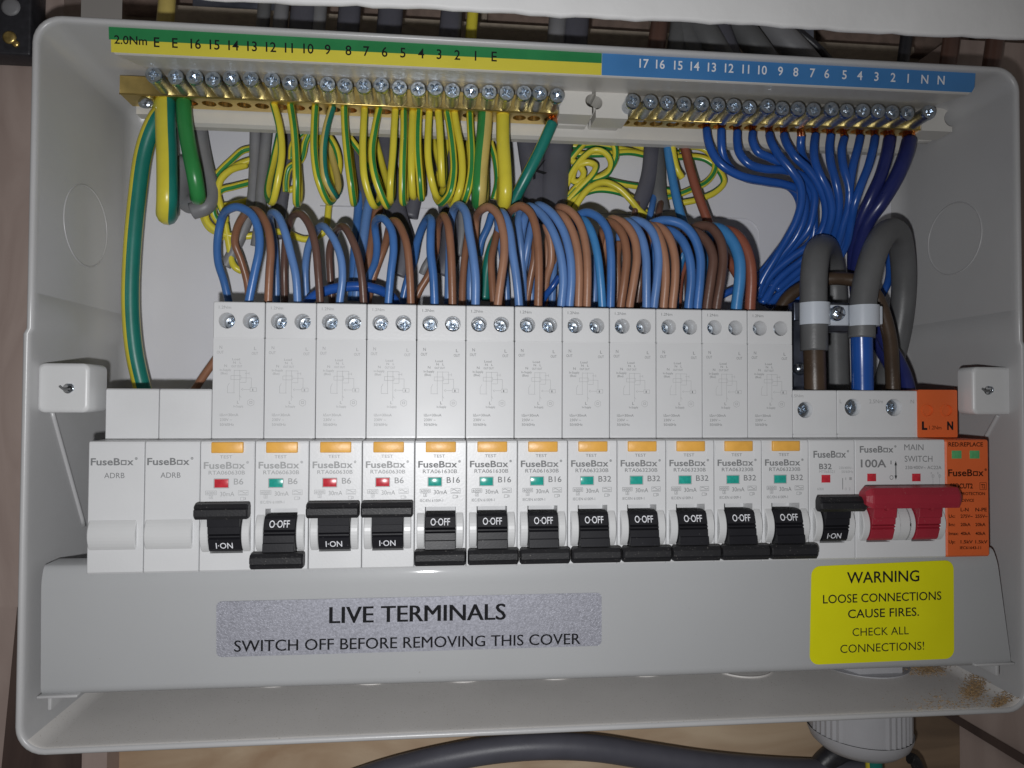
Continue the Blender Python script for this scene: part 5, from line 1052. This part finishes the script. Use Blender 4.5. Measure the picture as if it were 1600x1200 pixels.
for pts_, r, k, lb in (([(1066, -20, 56), (1088, 25, 50), (1118, 78, 47), (1150, 130, 52)], 5.6, 'grey', 'bent grey cable sweeping down right above number thirteen'),
      ([(1120, -20, 58), (1150, 30, 53), (1186, 80, 49), (1220, 130, 54)], 5.4, 'grey', 'bent grey cable sweeping down right above number eleven'),
      ([(1160, -15, 60), (1200, 34, 55), (1248, 84, 51), (1290, 135, 56)], 5.8, 'greyL', 'lighter bent grey cable sweeping down right above number ten'),
      ([(1205, 5, 58), (1240, 42, 53), (1275, 72, 51), (1310, 110, 55)], 1.7, 'hard', 'thin black cable bending beside the grey sweeping cables')):
    wire('rising_cable', lb, 'cable', pts_, r, k, 'cables rising above the box', n=16)
for x, r, k, lb in up:
    lean = 26 if 1080 < x < 1145 else (-6 if x < 1000 else -10)
    y0 = 40+(x-200)*.055
    wire('rising_cable', lb, 'cable', [(x+lean*1.2, y0+60, 52), (x+lean*.6, y0+30, 50), (x, y0-5, 48), (x-lean*.7, y0-55, 50), (x-lean*1.2, y0-110, 56)], r, k, 'cables rising above the box', flat=1 if r < 4 else .6, n=12)
b = MB(); A, B_ = at(300, 30, 96), at(430, 2, 96); b.box(A.x, B_.x, 96, 100, A.z, B_.z+20, 'rail', .5); tag(b.build('metal_plate', None, A), 'scuffed grey metal plate above the box near the top left', 'metal plate')
b = MB(); A, B_ = at(1205, 60, 96), at(1272, 30, 96); b.box(A.x, B_.x, 96, 100, A.z, B_.z+20, 'rail', .5); tag(b.build('metal_plate', None, A), 'grey green metal plate above the blue strip', 'metal plate')
# sawdust: loose crumbs on the box floor near the right corner, finer dust all along
b = MB(); zf = lambda y: ZB+ix(y)+.1
def crumb(x, y, s_, k='sawd'):
    z = zf(y)
    if x > 318: z += max(0, (x-322))*.35
    a = random.uniform(0, 3.1); L = s_*random.uniform(.6, 2.2); c, d = math.cos(a)*L, math.sin(a)*L; e_, f_ = -math.sin(a)*s_*.5, math.cos(a)*s_*.5
    b.add([(x-c, y-d, z), (x+c, y+d, z), (x+e_, y+f_, z+s_*random.uniform(.3, 1)), (x-e_, y-f_, z+.02)], [[0, 1, 2], [0, 2, 3], [1, 3, 2], [0, 3, 1]], k)
def onfloor(px, py):
    a_, c_ = at(px, py, 0), at(px, py, 50); t = (zf(20)-a_.z)/(c_.z-a_.z); q = a_+(c_-a_)*t; return q
for (px, py, sx, sy, n_) in ((1450, 1048, 26, 7, 1100), (1522, 1078, 17, 11, 1300), (1564, 1100, 14, 7, 800), (1480, 1095, 60, 14, 300)):
    for i in range(n_):
        q = onfloor(px+random.gauss(0, sx*.6), py+random.gauss(0, sy*.6))
        if -.2 < q.y < 58 and q.x < 331: crumb(q.x, q.y, random.uniform(.14, .42))
for i in range(350):
    q = onfloor(random.uniform(60, 1590), 1160-abs(random.gauss(0, 28)))
    if .5 < q.y < 50 and -16 < q.x < 330: crumb(q.x, q.y, random.uniform(.04, .10), 'sawd' if random.random() < .8 else 'greyD')
o = b.build('sawdust', fix=False); tag(o, 'tan sawdust crumbs on the floor of the box at the bottom right', kind='stuff')
